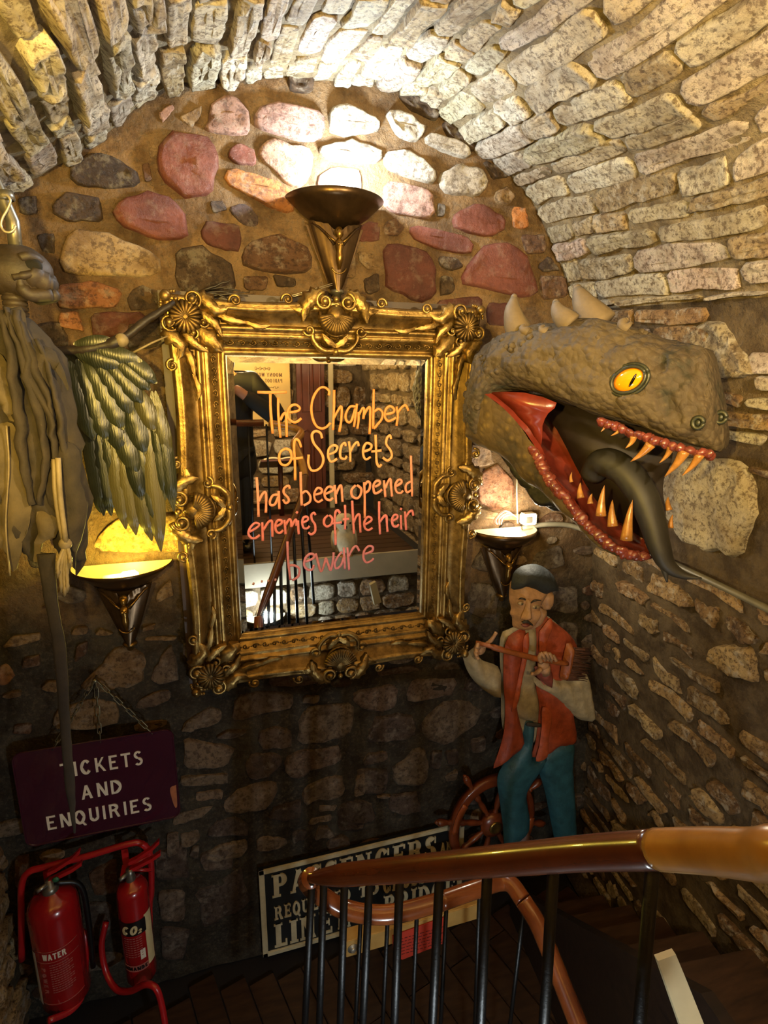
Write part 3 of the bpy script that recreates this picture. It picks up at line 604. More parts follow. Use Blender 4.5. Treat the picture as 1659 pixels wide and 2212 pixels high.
# ---- handwriting on the glass, stroke by stroke
WORDS = [
 [[(255, 105), (380, 107), (500, 103)], [(362, 112), (365, 250), (382, 450)], [(428, 150), (430, 300), (447, 485)], [(445, 340), (470, 290), (492, 285), (497, 370), (500, 478)], [(515, 275), (590, 262), (608, 235), (575, 210), (535, 220), (508, 265), (512, 320), (555, 355), (590, 348), (622, 322)]],
 [[(850, 132), (852, 95), (815, 65), (770, 75), (725, 140), (705, 230), (715, 320), (745, 385), (790, 408), (830, 395), (865, 360)], [(895, 85), (893, 250), (885, 420)], [(893, 320), (925, 260), (955, 225), (955, 330), (938, 435)], [(1075, 225), (1030, 225), (998, 270), (990, 320), (1010, 355), (1040, 340), (1070, 240)], [(1085, 200), (1075, 290), (1060, 395)],
  [(1098, 270), (1098, 340), (1088, 410)], [(1098, 300), (1130, 240), (1145, 250), (1138, 330)], [(1140, 300), (1175, 240), (1195, 240), (1195, 340), (1190, 455)], [(1225, 80), (1222, 250), (1220, 410)], [(1225, 270), (1265, 245), (1298, 275), (1290, 330), (1255, 375), (1225, 410)], [(1320, 290), (1385, 275), (1395, 245), (1360, 222), (1325, 250), (1318, 310), (1345, 345), (1390, 330), (1410, 315)], [(1415, 225), (1425, 300), (1415, 385)], [(1420, 285), (1455, 235), (1490, 215), (1515, 260)]],
 [[(490, 575), (450, 600), (435, 650), (450, 700), (490, 715), (525, 690), (540, 640), (525, 590), (485, 575)], [(620, 565), (600, 510), (570, 500), (560, 560), (568, 700), (570, 840)], [(545, 660), (590, 656), (635, 650)]],
 [[(795, 490), (780, 445), (740, 430), (710, 460), (725, 530), (780, 600), (805, 660), (790, 720), (750, 755), (705, 755), (680, 700), (682, 625)], [(850, 625), (905, 600), (920, 560), (885, 548), (850, 580), (845, 640), (870, 685), (920, 660)], [(990, 555), (985, 530), (960, 545), (945, 600), (950, 650), (985, 660), (1000, 635)], [(1018, 515), (1028, 600), (1030, 685)], [(1030, 600), (1060, 545), (1090, 520), (1100, 555)],
  [(1140, 600), (1195, 580), (1205, 545), (1165, 530), (1140, 570), (1138, 630), (1160, 665), (1200, 645)], [(1240, 460), (1245, 600), (1250, 690), (1270, 725), (1290, 705)], [(1205, 600), (1250, 596), (1290, 590)], [(1370, 495), (1360, 465), (1335, 490), (1330, 540), (1365, 590), (1375, 640), (1340, 675), (1300, 650)]],
 [[(248, 815), (258, 950), (265, 1145)], [(262, 1020), (300, 950), (325, 945), (328, 1030), (325, 1110)], [(425, 960), (385, 965), (360, 1010), (365, 1045), (400, 1040), (430, 975)], [(432, 930), (435, 1000), (438, 1080)], [(525, 910), (515, 885), (480, 905), (475, 945), (510, 985), (515, 1015), (490, 1030), (468, 1000)]],
 [[(615, 770), (618, 900), (625, 1050)], [(625, 950), (660, 930), (695, 970), (690, 1020), (640, 1050)], [(735, 960), (785, 945), (790, 915), (755, 905), (730, 950), (735, 1000), (765, 1020), (800, 1000)], [(820, 955), (880, 925), (880, 900), (845, 895), (815, 940), (825, 990), (860, 1005), (885, 985)], [(898, 880), (905, 950), (912, 1035)], [(908, 960), (940, 890), (955, 890), (960, 950), (965, 1020)]],
 [[(1075, 880), (1040, 920), (1045, 970), (1085, 990), (1115, 960), (1120, 910), (1085, 880)], [(1145, 855), (1150, 1000), (1150, 1155)], [(1150, 880), (1175, 850), (1195, 870), (1185, 920), (1155, 945)], [(1235, 895), (1275, 870), (1270, 845), (1240, 850), (1222, 890), (1232, 945), (1265, 940), (1295, 915)], [(1310, 840), (1315, 900), (1322, 980)], [(1318, 910), (1350, 840), (1365, 835), (1370, 900), (1378, 975)], [(1410, 890), (1455, 860), (1450, 835), (1425, 840), (1405, 880), (1415, 935), (1450, 945), (1470, 925)], [(1535, 635), (1540, 800), (1545, 975)], [(1535, 850), (1500, 870), (1490, 910), (1505, 940), (1540, 920)]],
 [[(190, 1270), (255, 1230), (270, 1205), (235, 1195), (195, 1235), (180, 1285), (205, 1320), (240, 1320), (275, 1295)], [(295, 1190), (298, 1260), (300, 1345)], [(300, 1260), (345, 1190), (375, 1180), (378, 1240), (380, 1310)], [(410, 1225), (455, 1200), (455, 1175), (425, 1175), (405, 1210), (410, 1260), (440, 1280), (470, 1255)], [(480, 1170), (485, 1220), (490, 1290)], [(488, 1215), (520, 1165), (535, 1180), (538, 1230)], [(540, 1225), (570, 1170), (580, 1180), (580, 1220)], [(592, 1175), (595, 1230), (600, 1290)], [(578, 1102), (585, 1108), (592, 1112)], [(632, 1195), (675, 1170), (670, 1145), (640, 1150), (628, 1190), (640, 1235), (670, 1240), (690, 1220)], [(740, 1130), (725, 1110), (705, 1130), (710, 1170), (735, 1210), (735, 1265), (705, 1290), (680, 1275)]],
 [[(845, 1130), (815, 1160), (810, 1200), (835, 1225), (870, 1205), (880, 1160), (855, 1130)], [(945, 1115), (925, 1090), (905, 1110), (900, 1200), (905, 1300), (908, 1380)], [(865, 1200), (910, 1196), (960, 1190)]],
 [[(985, 1045), (988, 1150), (985, 1250)], [(965, 1165), (990, 1163), (1020, 1160)], [(1045, 1010), (1052, 1150), (1060, 1285)], [(1055, 1200), (1080, 1140), (1105, 1125), (1110, 1200), (1115, 1275)], [(1150, 1210), (1200, 1180), (1205, 1155), (1175, 1145), (1148, 1185), (1150, 1235), (1180, 1255), (1215, 1235)]],
 [[(1270, 1015), (1270, 1150), (1278, 1290)], [(1275, 1190), (1310, 1140), (1330, 1140), (1335, 1210), (1340, 1270)], [(1380, 1180), (1420, 1155), (1420, 1130), (1395, 1130), (1378, 1165), (1385, 1215), (1415, 1225), (1435, 1205)], [(1450, 1130), (1452, 1190), (1455, 1250)], [(1446, 1075), (1452, 1079), (1459, 1083)], [(1485, 1100), (1490, 1180), (1495, 1255)], [(1490, 1150), (1520, 1105), (1545, 1095), (1555, 1135)]],
 [[(505, 1350), (510, 1500), (530, 1670)], [(520, 1550), (565, 1550), (605, 1580), (595, 1640), (545, 1675)], [(655, 1520), (720, 1490), (725, 1460), (690, 1455), (655, 1490), (645, 1545), (675, 1585), (715, 1580), (725, 1545)], [(740, 1450), (760, 1520), (785, 1600), (815, 1530), (825, 1490), (845, 1540), (865, 1590), (885, 1510), (890, 1440)], [(960, 1435), (930, 1470), (900, 1530), (910, 1575), (950, 1550), (975, 1480)], [(975, 1400), (980, 1490), (985, 1580)], [(1005, 1400), (1012, 1490), (1020, 1590)], [(1012, 1480), (1050, 1410), (1080, 1390), (1105, 1430)], [(1150, 1455), (1210, 1430), (1215, 1395), (1180, 1390), (1145, 1430), (1140, 1490), (1165, 1525), (1205, 1510), (1225, 1490)]],
 [[(214, 1700), (222, 1703), (230, 1705)], [(285, 1682), (292, 1683), (299, 1685)], [(338, 1676), (345, 1677), (352, 1679)], [(398, 1667), (405, 1668), (412, 1670)]]]
wc = ['#e08c44']*2+['#e09450', '#e29c62']+['#dc8e74']*3+['#cf7478']*4+['#c27890', '#c898a4']
for i, c in enumerate(wc): simple('ink%d' % i, c, .55, 0, .18, 60, 0)
for i, wd in enumerate(WORDS):
    mb = MB()
    for st in wd:
        pts = [at(490+x/3.858, 820+y/3.858, MP-.0015) for x, y in st]; pp = cr(pts, 5); pp = [V((p.x, MP-.0012, p.z)) for p in pp]
        mb.tube(pp, [(.0052 if len(st) > 2 else .005)*(1+.18*noise.noise(p*30)) for p in pp], 8, flat=.25, up=(0, -1, 0))
    o = mb.build('handwritten_word', 'ink%d' % i, mirror)
    if i == 12: o.name = 'handwritten_dots'
# ------------------------------------------------------------ half-bowl wall lamps with a winged figure
simple('bronze', '#5a4630', .3, .8, .3, 14, .1); simple('bronze_bright', '#94733a', .28, .85, .3, 20, .1)
simple('lining', '#8d8266', .4, 0, .08, 10, 0); simple('enamel', '#e8e0cc', .35, 0, .06, 10, 0); simple('steel', '#8a8578', .35, .8, .2, 20, .05)
emis('glow_cool', (.85, .95, 1, 1), 40); emis('glow_yellow', (1, .82, .3, 1), 30); emis('glow_warm', (1, .92, .75, 1), 30)
def sconce(px, py, label, glow, power, colr, bulb_dx=0., Rb=.182, tail=.0, yw=2.28, pos=None, scale=1., sgy=-1):
    c = V(pos) if pos else at(px, py, yw); root = thing('wall_lamp', label, 'lamp', c + V((0, 0, -.36)), 'half-bowl wall lamps with winged figures')
    ref = (-1, 0, 0) if sgy < 0 else (1, 0, 0)
    def Q(x, y, z): return c + V((x*scale, sgy*y*scale, z*scale))
    outer = [(.022, -.098), (.05, -.094), (.09, -.078), (.13, -.052), (.16, -.024), (Rb, .0)]; inner = [(Rb-.004, .0), (.155, -.024), (.125, -.05), (.086, -.074), (.046, -.088), (.0, -.09)]
    ax = (0, 0, 1)
    m = MB(); m.lathe(outer+[(Rb-.004, .002)], c, ax, 28, 0, math.pi, ref); bowl = m.build('bowl', 'bronze', root)
    m = MB(); m.lathe(inner, c + V((0, 0, .001)), ax, 28, 0, math.pi, ref)
    m.add([Q(-Rb, .001, 0)]+[Q(-r, .001, h) for r, h in reversed(outer)]+[Q(r, .001, h) for r, h in outer]+[Q(Rb, .001, 0)], [tuple(range(2*len(outer)+2))]); m.build('bowl_lining', 'lining', bowl)
    m = MB(); b0 = Q(bulb_dx-.06, .08, -.035); b1 = Q(bulb_dx, .08, -.03); m.tube([b0, b0.lerp(b1, .5), b1], [.017, .016, .014], 10); m.build('lamp_holder', 'enamel', bowl)
    m = MB(); m.tube([Q(bulb_dx-.002, .08, -.03), Q(bulb_dx+.01, .08, -.029), Q(bulb_dx+.05, .08, -.026), Q(bulb_dx+.062, .08, -.025)], [.01, .019, .019, .008], 12); m.build('bulb', glow, bowl)
    # fluted wing fan
    rows = []
    for j in range(9):
        s_ = j/8; z = -.098-.23*s_; hw = .088*(1-s_)**.85+.014; row = []
        for k in range(17):
            q = k/8-1; zz = z + (.02*abs(q)**1.5*(1-s_))+(.0 if abs(q) > .3 else -.035*(1-s_)*(1-abs(q)/.3)); row.append(Q(q*hw, .03+.035*(1-q*q)+(.006 if k % 2 else -.004)*(1-s_*.6), zz))
        rows.append(row)
    m = MB(); m.loft(rows, cap=False, closed=False); m.loft([[Q(-.1*(1-j/8)**.9-.012, .006, -.09-.24*j/8), Q(.1*(1-j/8)**.9+.012, .006, -.09-.24*j/8)] for j in range(9)], False, False)
    m.loft([[r[0], V((r[0].x, c.y+sgy*.002, r[0].z))] for r in rows], False, False); m.loft([[r[-1], V((r[-1].x, c.y+sgy*.002, r[-1].z))] for r in rows], False, False)
    for sg in (-1, 1): m.tube([Q(sg*.016, .072, -.165), Q(sg*.04, .066, -.135), Q(sg*.07, .052, -.105), Q(sg*.094, .034, -.088)], [.006, .006, .005, .003], 7)
    m.build('wing_fan', 'bronze', root)
    m = MB()   # the little figure: head with a helmet of hair, body, arms raised along the wings, legs
    m.ball(Q(0, .084, -.128), (.013, .014, .019), 10, 7); m.ball(Q(0, .078, -.124), (.017, .014, .021), 10, 7)
    m.tube([Q(0, .08, -.145), Q(0, .084, -.158), Q(0, .09, -.17), Q(0, .084, -.19), Q(0, .086, -.205), Q(0, .082, -.225), Q(0, .075, -.25)], [.006, .015, .016, .011, .014, .012, .006], 9)
    for sg in (-1, 1): m.ball(Q(sg*.006, .1, -.168), .0065, 7, 5); m.tube([Q(sg*.015, .084, -.157), Q(sg*.03, .078, -.145), Q(sg*.05, .068, -.125)], [.005, .004, .003], 6)
    m.tube([Q(.03*math.cos(a), .072, -.235+.03*math.sin(a)) for a in [R(200+i*14) for i in range(11)]], .0028, 6); m.build('winged_figure', 'bronze_bright', root)
    m = MB(); m.lathe([(0, -.318), (.022, -.318), (.028, -.324), (.026, -.332), (.015, -.336), (.013, -.352), (.006, -.358), (0, -.36)], Q(0, .036, 0), ax, 14)
    if tail: m.tube([Q(0, .036, -.34), Q(0, .036, -.34-tail)], .011, 10)
    m.build('finial', 'steel' if tail else 'bronze_bright', root)
    lamp('lamp_light', Q(bulb_dx+.02, .15, .06), power, colr, .03, root)
    return root
sconce(722, 436, 'dark bronze half-bowl wall lamp throwing white light above the mirror', 'glow_cool', 36, (.8, .92, 1), 0, .188, .06)
sconce(266, 1216, 'half-bowl wall lamp glowing yellow beneath the feathered wing', 'glow_yellow', 11, (1, .76, .1), .0, .185)
sconce(1084, 1140, 'half-bowl wall lamp glowing white beside the mirror above the carved man', 'glow_warm', 11, (1, .86, .62), .02, .165)
# ------------------------------------------------------------ rounded relief from an outline
from mathutils.geometry import delaunay_2d_cdt
def _inside(p, poly):
    c = False; n = len(poly); j = n-1
    for i in range(n):
        a, b = poly[i], poly[j]
        if (a.y > p.y) != (b.y > p.y) and p.x < (b.x-a.x)*(p.y-a.y)/(b.y-a.y)+a.x: c = not c
        j = i
    return c
def _dist(p, poly):
    best = 9
    for i in range(len(poly)):
        a, b = poly[i-1], poly[i]; ab = b-a; t = max(0, min(1, (p-a).dot(ab)/max(1e-12, ab.length_squared))); best = min(best, (p-a-ab*t).length)
    return best
def puff(mb, poly, P, d, r, step, base=0., hfun=None, jit=0, sub=3, crv=True):
    """poly in plane coordinates (u, v), P(u, v, w) to world; height d reached at distance r from the outline; flat closed back"""
    pts = [V((a, b, 0)) for a, b in poly]
    if crv: pts = cr(pts+[pts[0]], sub)[:-1]
    B = [V((p.x, p.y)) for p in pts]; n = len(B); xs = [p.x for p in B]; ys = [p.y for p in B]; pin = []
    x = min(xs)+step/2; row = 0
    while x < max(xs):
        y = min(ys)+step/2*(1+row % 2)*.75
        while y < max(ys):
            q = V((x, y))
            if _inside(q, B) and _dist(q, B) > step*.45: pin.append(q)
            y += step
        x += step*.87; row += 1
    res = delaunay_2d_cdt(B+pin, [(i, (i+1) % n) for i in range(n)], [list(range(n))], 1, 1e-6)
    vs2, _, fs = res[0], res[1], res[2]; vs = []; o = len(mb.v)
    for q in vs2:
        t = min(1, _dist(V(q), B)/r); h = base+d*math.sqrt(max(0, 1-(1-t)**2))
        if hfun: h += hfun(q.x, q.y)*t
        vs.append(P(q.x, q.y, h))
    mb.v += vs; mb.f += [tuple(o+i for i in f) for f in fs]
    ob = len(mb.v); mb.v += [P(p.x, p.y, base-.004) for p in B]; ot = len(mb.v); mb.v += [P(p.x, p.y, base) for p in B]
    mb.f += [(ob+i, ob+(i+1) % n, ot+(i+1) % n, ot+i) for i in range(n)]+[tuple(ob+i for i in reversed(range(n)))]
    return mb
def plane_map(Y):
    """pixel outline -> plane at depth Y facing the stairwell"""
    return (lambda x, y: (at(x, y, Y).x, at(x, y, Y).z)), (lambda u, v, w_: V((u, Y-w_, v)))

# ------------------------------------------------------------ the dragon head on the wall
def skin_mat(name, a, b, dark, dust, scl):
    n = NT(name); v = n.obj(); f = n.noise(5, 6, .6, v); g = n.noise(35, 7, .65, v)
    c = n.ramp(f, [(.34, lin(dark)), (.44, lin(a)), (.66, lin(b))])
    vo = n.n('ShaderNodeTexVoronoi', i_Scale=scl); n.l(v, vo.inputs['Vector'])
    c = n.mix(c, lin(dust), n.ramp(vo.outputs['Distance'], [(.0, (.55,)*3), (.35, (0, 0, 0))])); n.set(color=c, rough=.72, spec=.3)
    q = n.bump(vo.outputs['Distance'], .6, -.012); n.bump(g, .5, .006, q); MATS[name] = n.m
skin_mat('dragon_skin', '#41372a', '#524632', '#20241b', '#5d503c', 44); skin_mat('dragon_jaw', '#4a3b22', '#5e4c28', '#332b1c', '#7a6432', 28)
simple('dragon_horn', '#6a5a42', .7, 0, .2, 18, .4); simple('dragon_mouth', '#7a2f22', .28, 0, .3, 14, .25, coat=.4); simple('dragon_gum', '#7a3a30', .2, 0, .4, 25, .5, coat=.7)
simple('dragon_throat', '#1d100c', .6, 0, .3, 8, .2); simple('dragon_tongue', '#2e2c2a', .55, 0, .25, 12, .2); simple('tooth', '#b07a3c', .25, 0, .35, 30, .1, coat=.5)
simple('eye_orange', '#f0920f', .12, 0, .12, 30, 0, coat=1); simple('eye_black', '#060504', .15, 0, 0, 10, 0); simple('eye_lid', '#2b2d20', .4, 0, .3, 30, .3)
_pn, _ps = dep(1030, 880, 2.22), dep(1560, 930, 1.66); _eu = V((_ps.x-_pn.x, _ps.y-_pn.y, 0)).normalized(); _dn = _eu.cross(V((0, 0, 1)))
if _dn.dot(FWD) > 0: _dn = -_dn
def D(x, y, w_=0):
    r = ray(x, y); t = (_pn-CAM).dot(_dn)/r.dot(_dn); return CAM+r*t+_dn*w_
dragon = thing('dragon_head', 'huge olive dragon head with gaping jaws and an orange eye', 'sculpture', D(1060, 960))
UH = [((1034, 835), (1030, 945), .07), ((1040, 795), (1036, 955), .11), ((1060, 755), (1054, 962), .15), ((1086, 735), (1080, 940), .175), ((1115, 720), (1108, 856), .175), ((1168, 708), (1172, 848), .18), ((1230, 698), (1234, 868), .185), ((1300, 694), (1295, 892), .185), ((1369, 708), (1357, 908), .175), ((1422, 727), (1410, 928), .16),
      ((1463, 742), (1463, 950), .145), ((1505, 750), (1505, 961), .128), ((1537, 768), (1537, 970), .108), ((1556, 850), (1556, 976), .08), ((1571, 920), (1568, 968), .035)]
def interp_st(st, k):
    i = min(int(k), len(st)-2); out = []
    for a in range(len(st[0])):
        def g(j): 
            v = st[max(0, min(len(st)-1, j))][a]; return V((*v, 0)) if isinstance(v, tuple) else V((v, 0, 0))
        t = k-i; p0, p1, p2, p3 = g(i-1), g(i), g(i+1), g(i+2)
        q = .5*((2*p1)+(p2-p0)*t+(2*p0-5*p1+4*p2-p3)*t*t+(3*p1-p0-3*p2+p3)*t**3); out.append(q)
    return out
RIDGE = [((1345, 750), (1400, 775), (1455, 815), .021, .014), ((1455, 815), (1490, 860), (1505, 905), .012, .012), ((1440, 760), (1490, 820), (1540, 890), .012, .02), ((1200, 800), (1250, 790), (1310, 800), .011, .008), ((1230, 830), (1290, 815), (1350, 830), .011, .008), ((1250, 855), (1310, 845), (1370, 865), .01, .008), ((1300, 880), (1360, 875), (1430, 900), .01, .008), ((1180, 770), (1240, 760), (1320, 765), .012, .01), ((1380, 890), (1430, 895), (1480, 920), .009, .008), ((1150, 820), (1200, 825), (1260, 850), .009, .008), ((1340, 860), (1390, 866), (1440, 862), .011, .007)]
RDG = []
for a_, b_, c_, h_, r_ in RIDGE:
    for q in cr([V((*a_, 0)), V((*b_, 0)), V((*c_, 0))], 7): RDG.append((D(q.x, q.y, interp([1150, 1350, 1460, 1540], [.17, .17, .14, .1], q.x)), h_, r_))
rings = []; NS = 120; NP = 72
for s_ in range(NS+1):
    T, B_, w_ = interp_st(UH, s_/NS*(len(UH)-1)); ring = []; hw = w_.x
    for k in range(NP):
        ph = 2*math.pi*k/NP; sn = math.sin(ph); tt = (1-math.cos(ph))/2; q = T.lerp(B_, tt); wv = hw*math.copysign(abs(sn)**.62, sn)*(.86+.2*tt)
        ring.append(D(q.x, q.y, wv))
    rings.append(ring)
m = MB(); m.loft(rings)
_eye = D(1397, 821, .165)
for i, p in enumerate(m.v):
    nv = noise.noise(p*9)*.018+noise.noise(p*22)*.016+(.5-abs(noise.noise(p*38)))*.014+noise.noise(p*70)*.005
    d = p-(D(1300, 820)); rel = p-D(1300, 820); w_ = rel.dot(_dn); dirv = (_dn*(1 if w_ > 0 else -1)*.8+V((0, 0, .35))).normalized()
    de = (p-_eye).length; nv -= .022*math.exp(-(de/.035)**2); nv += .02*math.exp(-((p-D(1385, 780, .16)).length/.045)**2)+.012*math.exp(-((p-D(1400, 858, .165)).length/.04)**2)
    nv += max((h_*math.exp(-((p-q).length/r_)**2) for q, h_, r_ in RDG), default=0) if (p-D(1300, 820)).dot(_dn) > 0 else 0
    wr = math.sin((rel.dot(_eu)*70+rel.z*90)) * .004 * math.exp(-((p-D(1290, 850, .17)).length/.12)**2)
    m.v[i] = p+dirv*(nv+wr)
skull = m.build('upper_head', 'dragon_skin', dragon)
LJ = [((1085, 842), (1035, 950), .165), ((1144, 883), (1105, 985), .17), ((1185, 928), (1158, 1035), .172), ((1212, 970), (1198, 1062), .17), ((1230, 1015), (1228, 1090), .162), ((1262, 1055), (1253, 1112), .152), ((1291, 1100), (1283, 1146), .14), ((1328, 1141), (1316, 1176), .122), ((1365, 1173), (1353, 1199), .1), ((1406, 1190), (1394, 1207), .06)]
ro = []; ri = []
for s_ in range(41):
    I, O, w_ = interp_st(LJ, s_/40*(len(LJ)-1)); a = []; b = []
    for k in range(25):
        ph = math.pi*k/24; c_ = math.cos(ph); sn = math.sin(ph); wv = w_.x*math.copysign(abs(c_)**.6, c_); q = I.lerp(O, sn**.8); a.append(D(q.x, q.y, wv)); q2 = I.lerp(O, -.04+.66*sn**.8); b.append(D(q2.x, q2.y, wv*.84))
    ro.append(a); ri.append(b)
m = MB(); m.loft(ro, False, False)
for i, p in enumerate(m.v): m.v[i] = p + (_dn*.7+V((0, 0, -.5)))*(noise.noise(p*14)*.012+noise.noise(p*40)*.006)
jaw = m.build('lower_jaw', 'dragon_jaw', dragon)
m = MB(); m.loft(ri, False, False); n0 = len(ri[0])
m.loft([[a[0], b[0]] for a, b in zip(ro, ri)], False, False); m.loft([[b[-1], a[-1]] for a, b in zip(ro, ri)], False, False); m.noise(.004, 30); m.build('mouth_lining', 'dragon_mouth', jaw)
# gums as a row of swollen knuckles round the teeth
m = MB()
for s_ in [x*.5 for x in range(5, 19)]:
    I, O, w_ = interp_st(LJ, s_); q = I.lerp(O, .12)
    for sg in (1, -1): m.ball(D(q.x, q.y, sg*w_.x*.95), (.02, .02, .016), 10, 7)
for s_ in range(26):
    I, O, w_ = interp_st(LJ, 2.5+6.4*s_/25); q = I.lerp(O, .16); m.ball(D(q.x, q.y, w_.x*.95), (.018, .016, .02), 8, 6)
m.noise(.009, 28); m.noise(.004, 70); m.build('lower_gum', 'dragon_gum', jaw)['kind'] = 'stuff'
m = MB(); UG = [(1340, 905), (1352, 911), (1366, 916), (1380, 922), (1395, 927), (1410, 931), (1428, 938), (1445, 946), (1462, 953), (1478, 958), (1495, 962), (1512, 966), (1530, 972), (1546, 977)]
def uw(x): return interp([1340, 1410, 1460, 1510, 1550], [.155, .145, .13, .108, .075], x)
for x, y in UG: m.ball(D(x, y, uw(x)), (.017, .015, .014), 9, 6); m.ball(D(x+5, y+3, uw(x)-.008), .013, 8, 6)
m.noise(.009, 28); m.noise(.004, 70); m.build('upper_gum', 'dragon_gum', skull)['kind'] = 'stuff'
def fang(a, b, r, parent, bend=.0):
    m = MB(); pts = []; rr = []
    for i in range(8):
        t = i/7; pts.append(a.lerp(b, t)+RGT*bend*math.sin(math.pi*t)); rr.append(r*(1-t)**.75+.0006)
    m.tube(pts, rr, 9); m.build('fang', 'tooth', parent)
for bx, by, tx, ty, r in ((200, 1250, 190, 1320, .006), (340, 1300, 280, 1358, .007), (475, 1370, 415, 1475, .011), (630, 1440, 450, 1605, .016), (810, 1470, 712, 1620, .011), (930, 1510, 748, 1755, .017), (1060, 1550, 900, 1750, .014)):
    x0, y0, x1, y1 = 1300+bx/4.62, 640+by/4.62, 1300+tx/4.62, 640+ty/4.62; fang(D(x0, y0, uw(x0)), D(x1, y1, uw(x0)+.015), r, skull, .006)
for bx, by, tx, ty, r, wv in ((760, 1180, 752, 1105, .012, .14), (805, 1210, 808, 1160, .01, .135), (855, 1270, 868, 1120, .017, .13), (910, 1325, 903, 1195, .017, .12), (968, 1400, 995, 1200, .02, .1), (715, 1100, 712, 1050, .006, .145), (1030, 1215, 1030, 1120, .016, -.09), (1090, 1300, 1083, 1228, .013, -.09), (1110, 1390, 1118, 1320, .01, -.07)):
    fang(D(980+bx/2.443, 580+by/2.443, wv), D(980+tx/2.443, 580+ty/2.443, wv-.01), r, jaw, -.003)
# throat, cheek
m = MB(); TH = [(1110, 848), (1234, 868), (1316, 897), (1405, 926), (1436, 960), (1436, 1005), (1420, 1040), (1418, 1075), (1424, 1110), (1420, 1160), (1400, 1185), (1330, 1140), (1270, 1085), (1226, 1010), (1185, 930), (1144, 883)]
def DP(u, v, w_): return D(u, v, w_)
puff(m, TH, lambda u, v, w_: D(u, v, -.07-w_), .11, 60, 26, base=0, sub=2); m.build('throat', 'dragon_throat', dragon)
m = MB(); puff(m, [(1100, 846), (1172, 847), (1240, 868), (1222, 890), (1210, 915), (1207, 958), (1185, 926), (1144, 882)], lambda u, v, w_: D(u, v, .135-w_*.5), .03, 30, 12, sub=2); m.build('cheek_membrane', 'dragon_mouth', dragon)
m = MB(); tp = cr([D(1270, 1030, -.03), D(1300, 1000, -.01), D(1345, 1015, .0), D(1385, 1060, .01), D(1412, 1120, .02), D(1430, 1175, .03), D(1448, 1215, .03), D(1478, 1238, .02), D(1518, 1248, .01)], 6)
m.tube(tp, [interp([0, .15, .4, .65, .8, 1], [.045, .064, .06, .042, .026, .003], i/(len(tp)-1)) for i in range(len(tp))], 14, flat=.8); tq = cr([D(1432, 1185, .03), D(1443, 1220, .04), D(1450, 1250, .045)], 5); m.tube(tq, [.025-.0022*i for i in range(len(tq))], 9); m.build('forked_tongue', 'dragon_tongue', dragon)
# eye
em = Matrix((_eu, _dn, V((0, 0, 1)))).transposed()
rot = Matrix.Rotation(R(24), 3, _dn)
m = MB(); m.ball(D(1397, 821, .15), (.05, .03, .035), 24, 16, rot @ em); eye = m.build('eye', 'eye_orange', skull); eye['label'] = 'glossy orange eye'
m = MB(); m.ball(D(1409, 822, .1765), (.0045, .004, .021), 10, 8, Matrix.Rotation(R(-24), 3, _dn) @ em); m.build('slit_pupil', 'eye_black', eye)
m = MB(); ec = D(1397, 821, .166)
for k in range(2):
    m.tube([ec + (rot @ em) @ V(((.05+.008*k)*math.cos(a), .002-.006*k, (.036+.008*k)*math.sin(a))) for a in [i*math.pi/16 for i in range(33)]], .0055, 7)
m.build('eyelid', 'eye_lid', skull)
for x, y, w_ in ((1531, 909, .118), (1566, 900, .05)):
    m = MB(); m.tube([D(x, y, w_)+em @ V((.014*math.cos(a), .004, .016*math.sin(a))) for a in [i*math.pi/8 for i in range(17)]], .0065, 7); m.ball(D(x, y, w_-.002), (.01, .01, .012), 8, 6); m.build('nostril', 'eye_lid', skull)
def horn(b, t, r, w_=.05, w2=None):
    m = MB(); a, c = D(*b, w_), D(*t, w_ if w2 is None else w2); pts = [a.lerp(c, i/8)+RGT*(-.012*math.sin(math.pi*i/8)) for i in range(9)]
    m.tube(pts, [r*(1-(i/8)**1.6*.72) for i in range(9)], 12); m.ball(c, r*.28, 8, 6); m.noise(.003, 30); m.build('horn', 'dragon_horn', skull)
horn((1146, 722), (1134, 648), .044, .08); horn((1262, 706), (1229, 660), .038, .1); horn((1300, 704), (1247, 624), .055, .0); horn((1369, 712), (1368, 694), .024, .06); horn((1338, 745), (1335, 728), .02, .13); horn((1176, 722), (1169, 708), .018, .12); horn((1218, 722), (1212, 710), .016, .13)
m = MB(); rw = random.Random(5)
for i in range(80):
    k = rw.uniform(1, 5.5); T, B_, w_ = interp_st(UH, k); tt = rw.uniform(.08, .7); q = T.lerp(B_, tt); ph = math.acos(1-2*tt); m.ball(D(q.x, q.y, w_.x*abs(math.sin(ph))**.62*(.86+.2*tt)), rw.uniform(.006, .015), 7, 5)
for i in range(9): m.ball(D(1392+i*8.5, 719+i*4.2, .03), .012-.0006*i, 7, 5); m.ball(D(1330+i*11, 735+i*6, .145-.003*i), .009, 7, 5)
m.build('warts', 'dragon_skin', skull)['kind'] = 'stuff'
simple('torn_edge', '#17130f', .5, 0, .4, 20, .6); m = MB()
for q, dd in (([(1050, 950), (1082, 958), (1144, 1030), (1209, 1070), (1267, 1115), (1300, 1152), (1270, 1140), (1225, 1100), (1190, 1096), (1150, 1085), (1118, 1045), (1085, 1000)], -.02), ([(1068, 985), (1105, 1040), (1150, 1088), (1195, 1098), (1200, 1112), (1165, 1112), (1128, 1090), (1100, 1050)], -.1)):
    puff(m, q, lambda u, v, w_, dd=dd: D(u, v, dd+w_), .03, 14, 7, sub=3)
m.noise(.012, 22); m.noise(.006, 60); m.build('torn_edge', 'torn_edge', dragon)
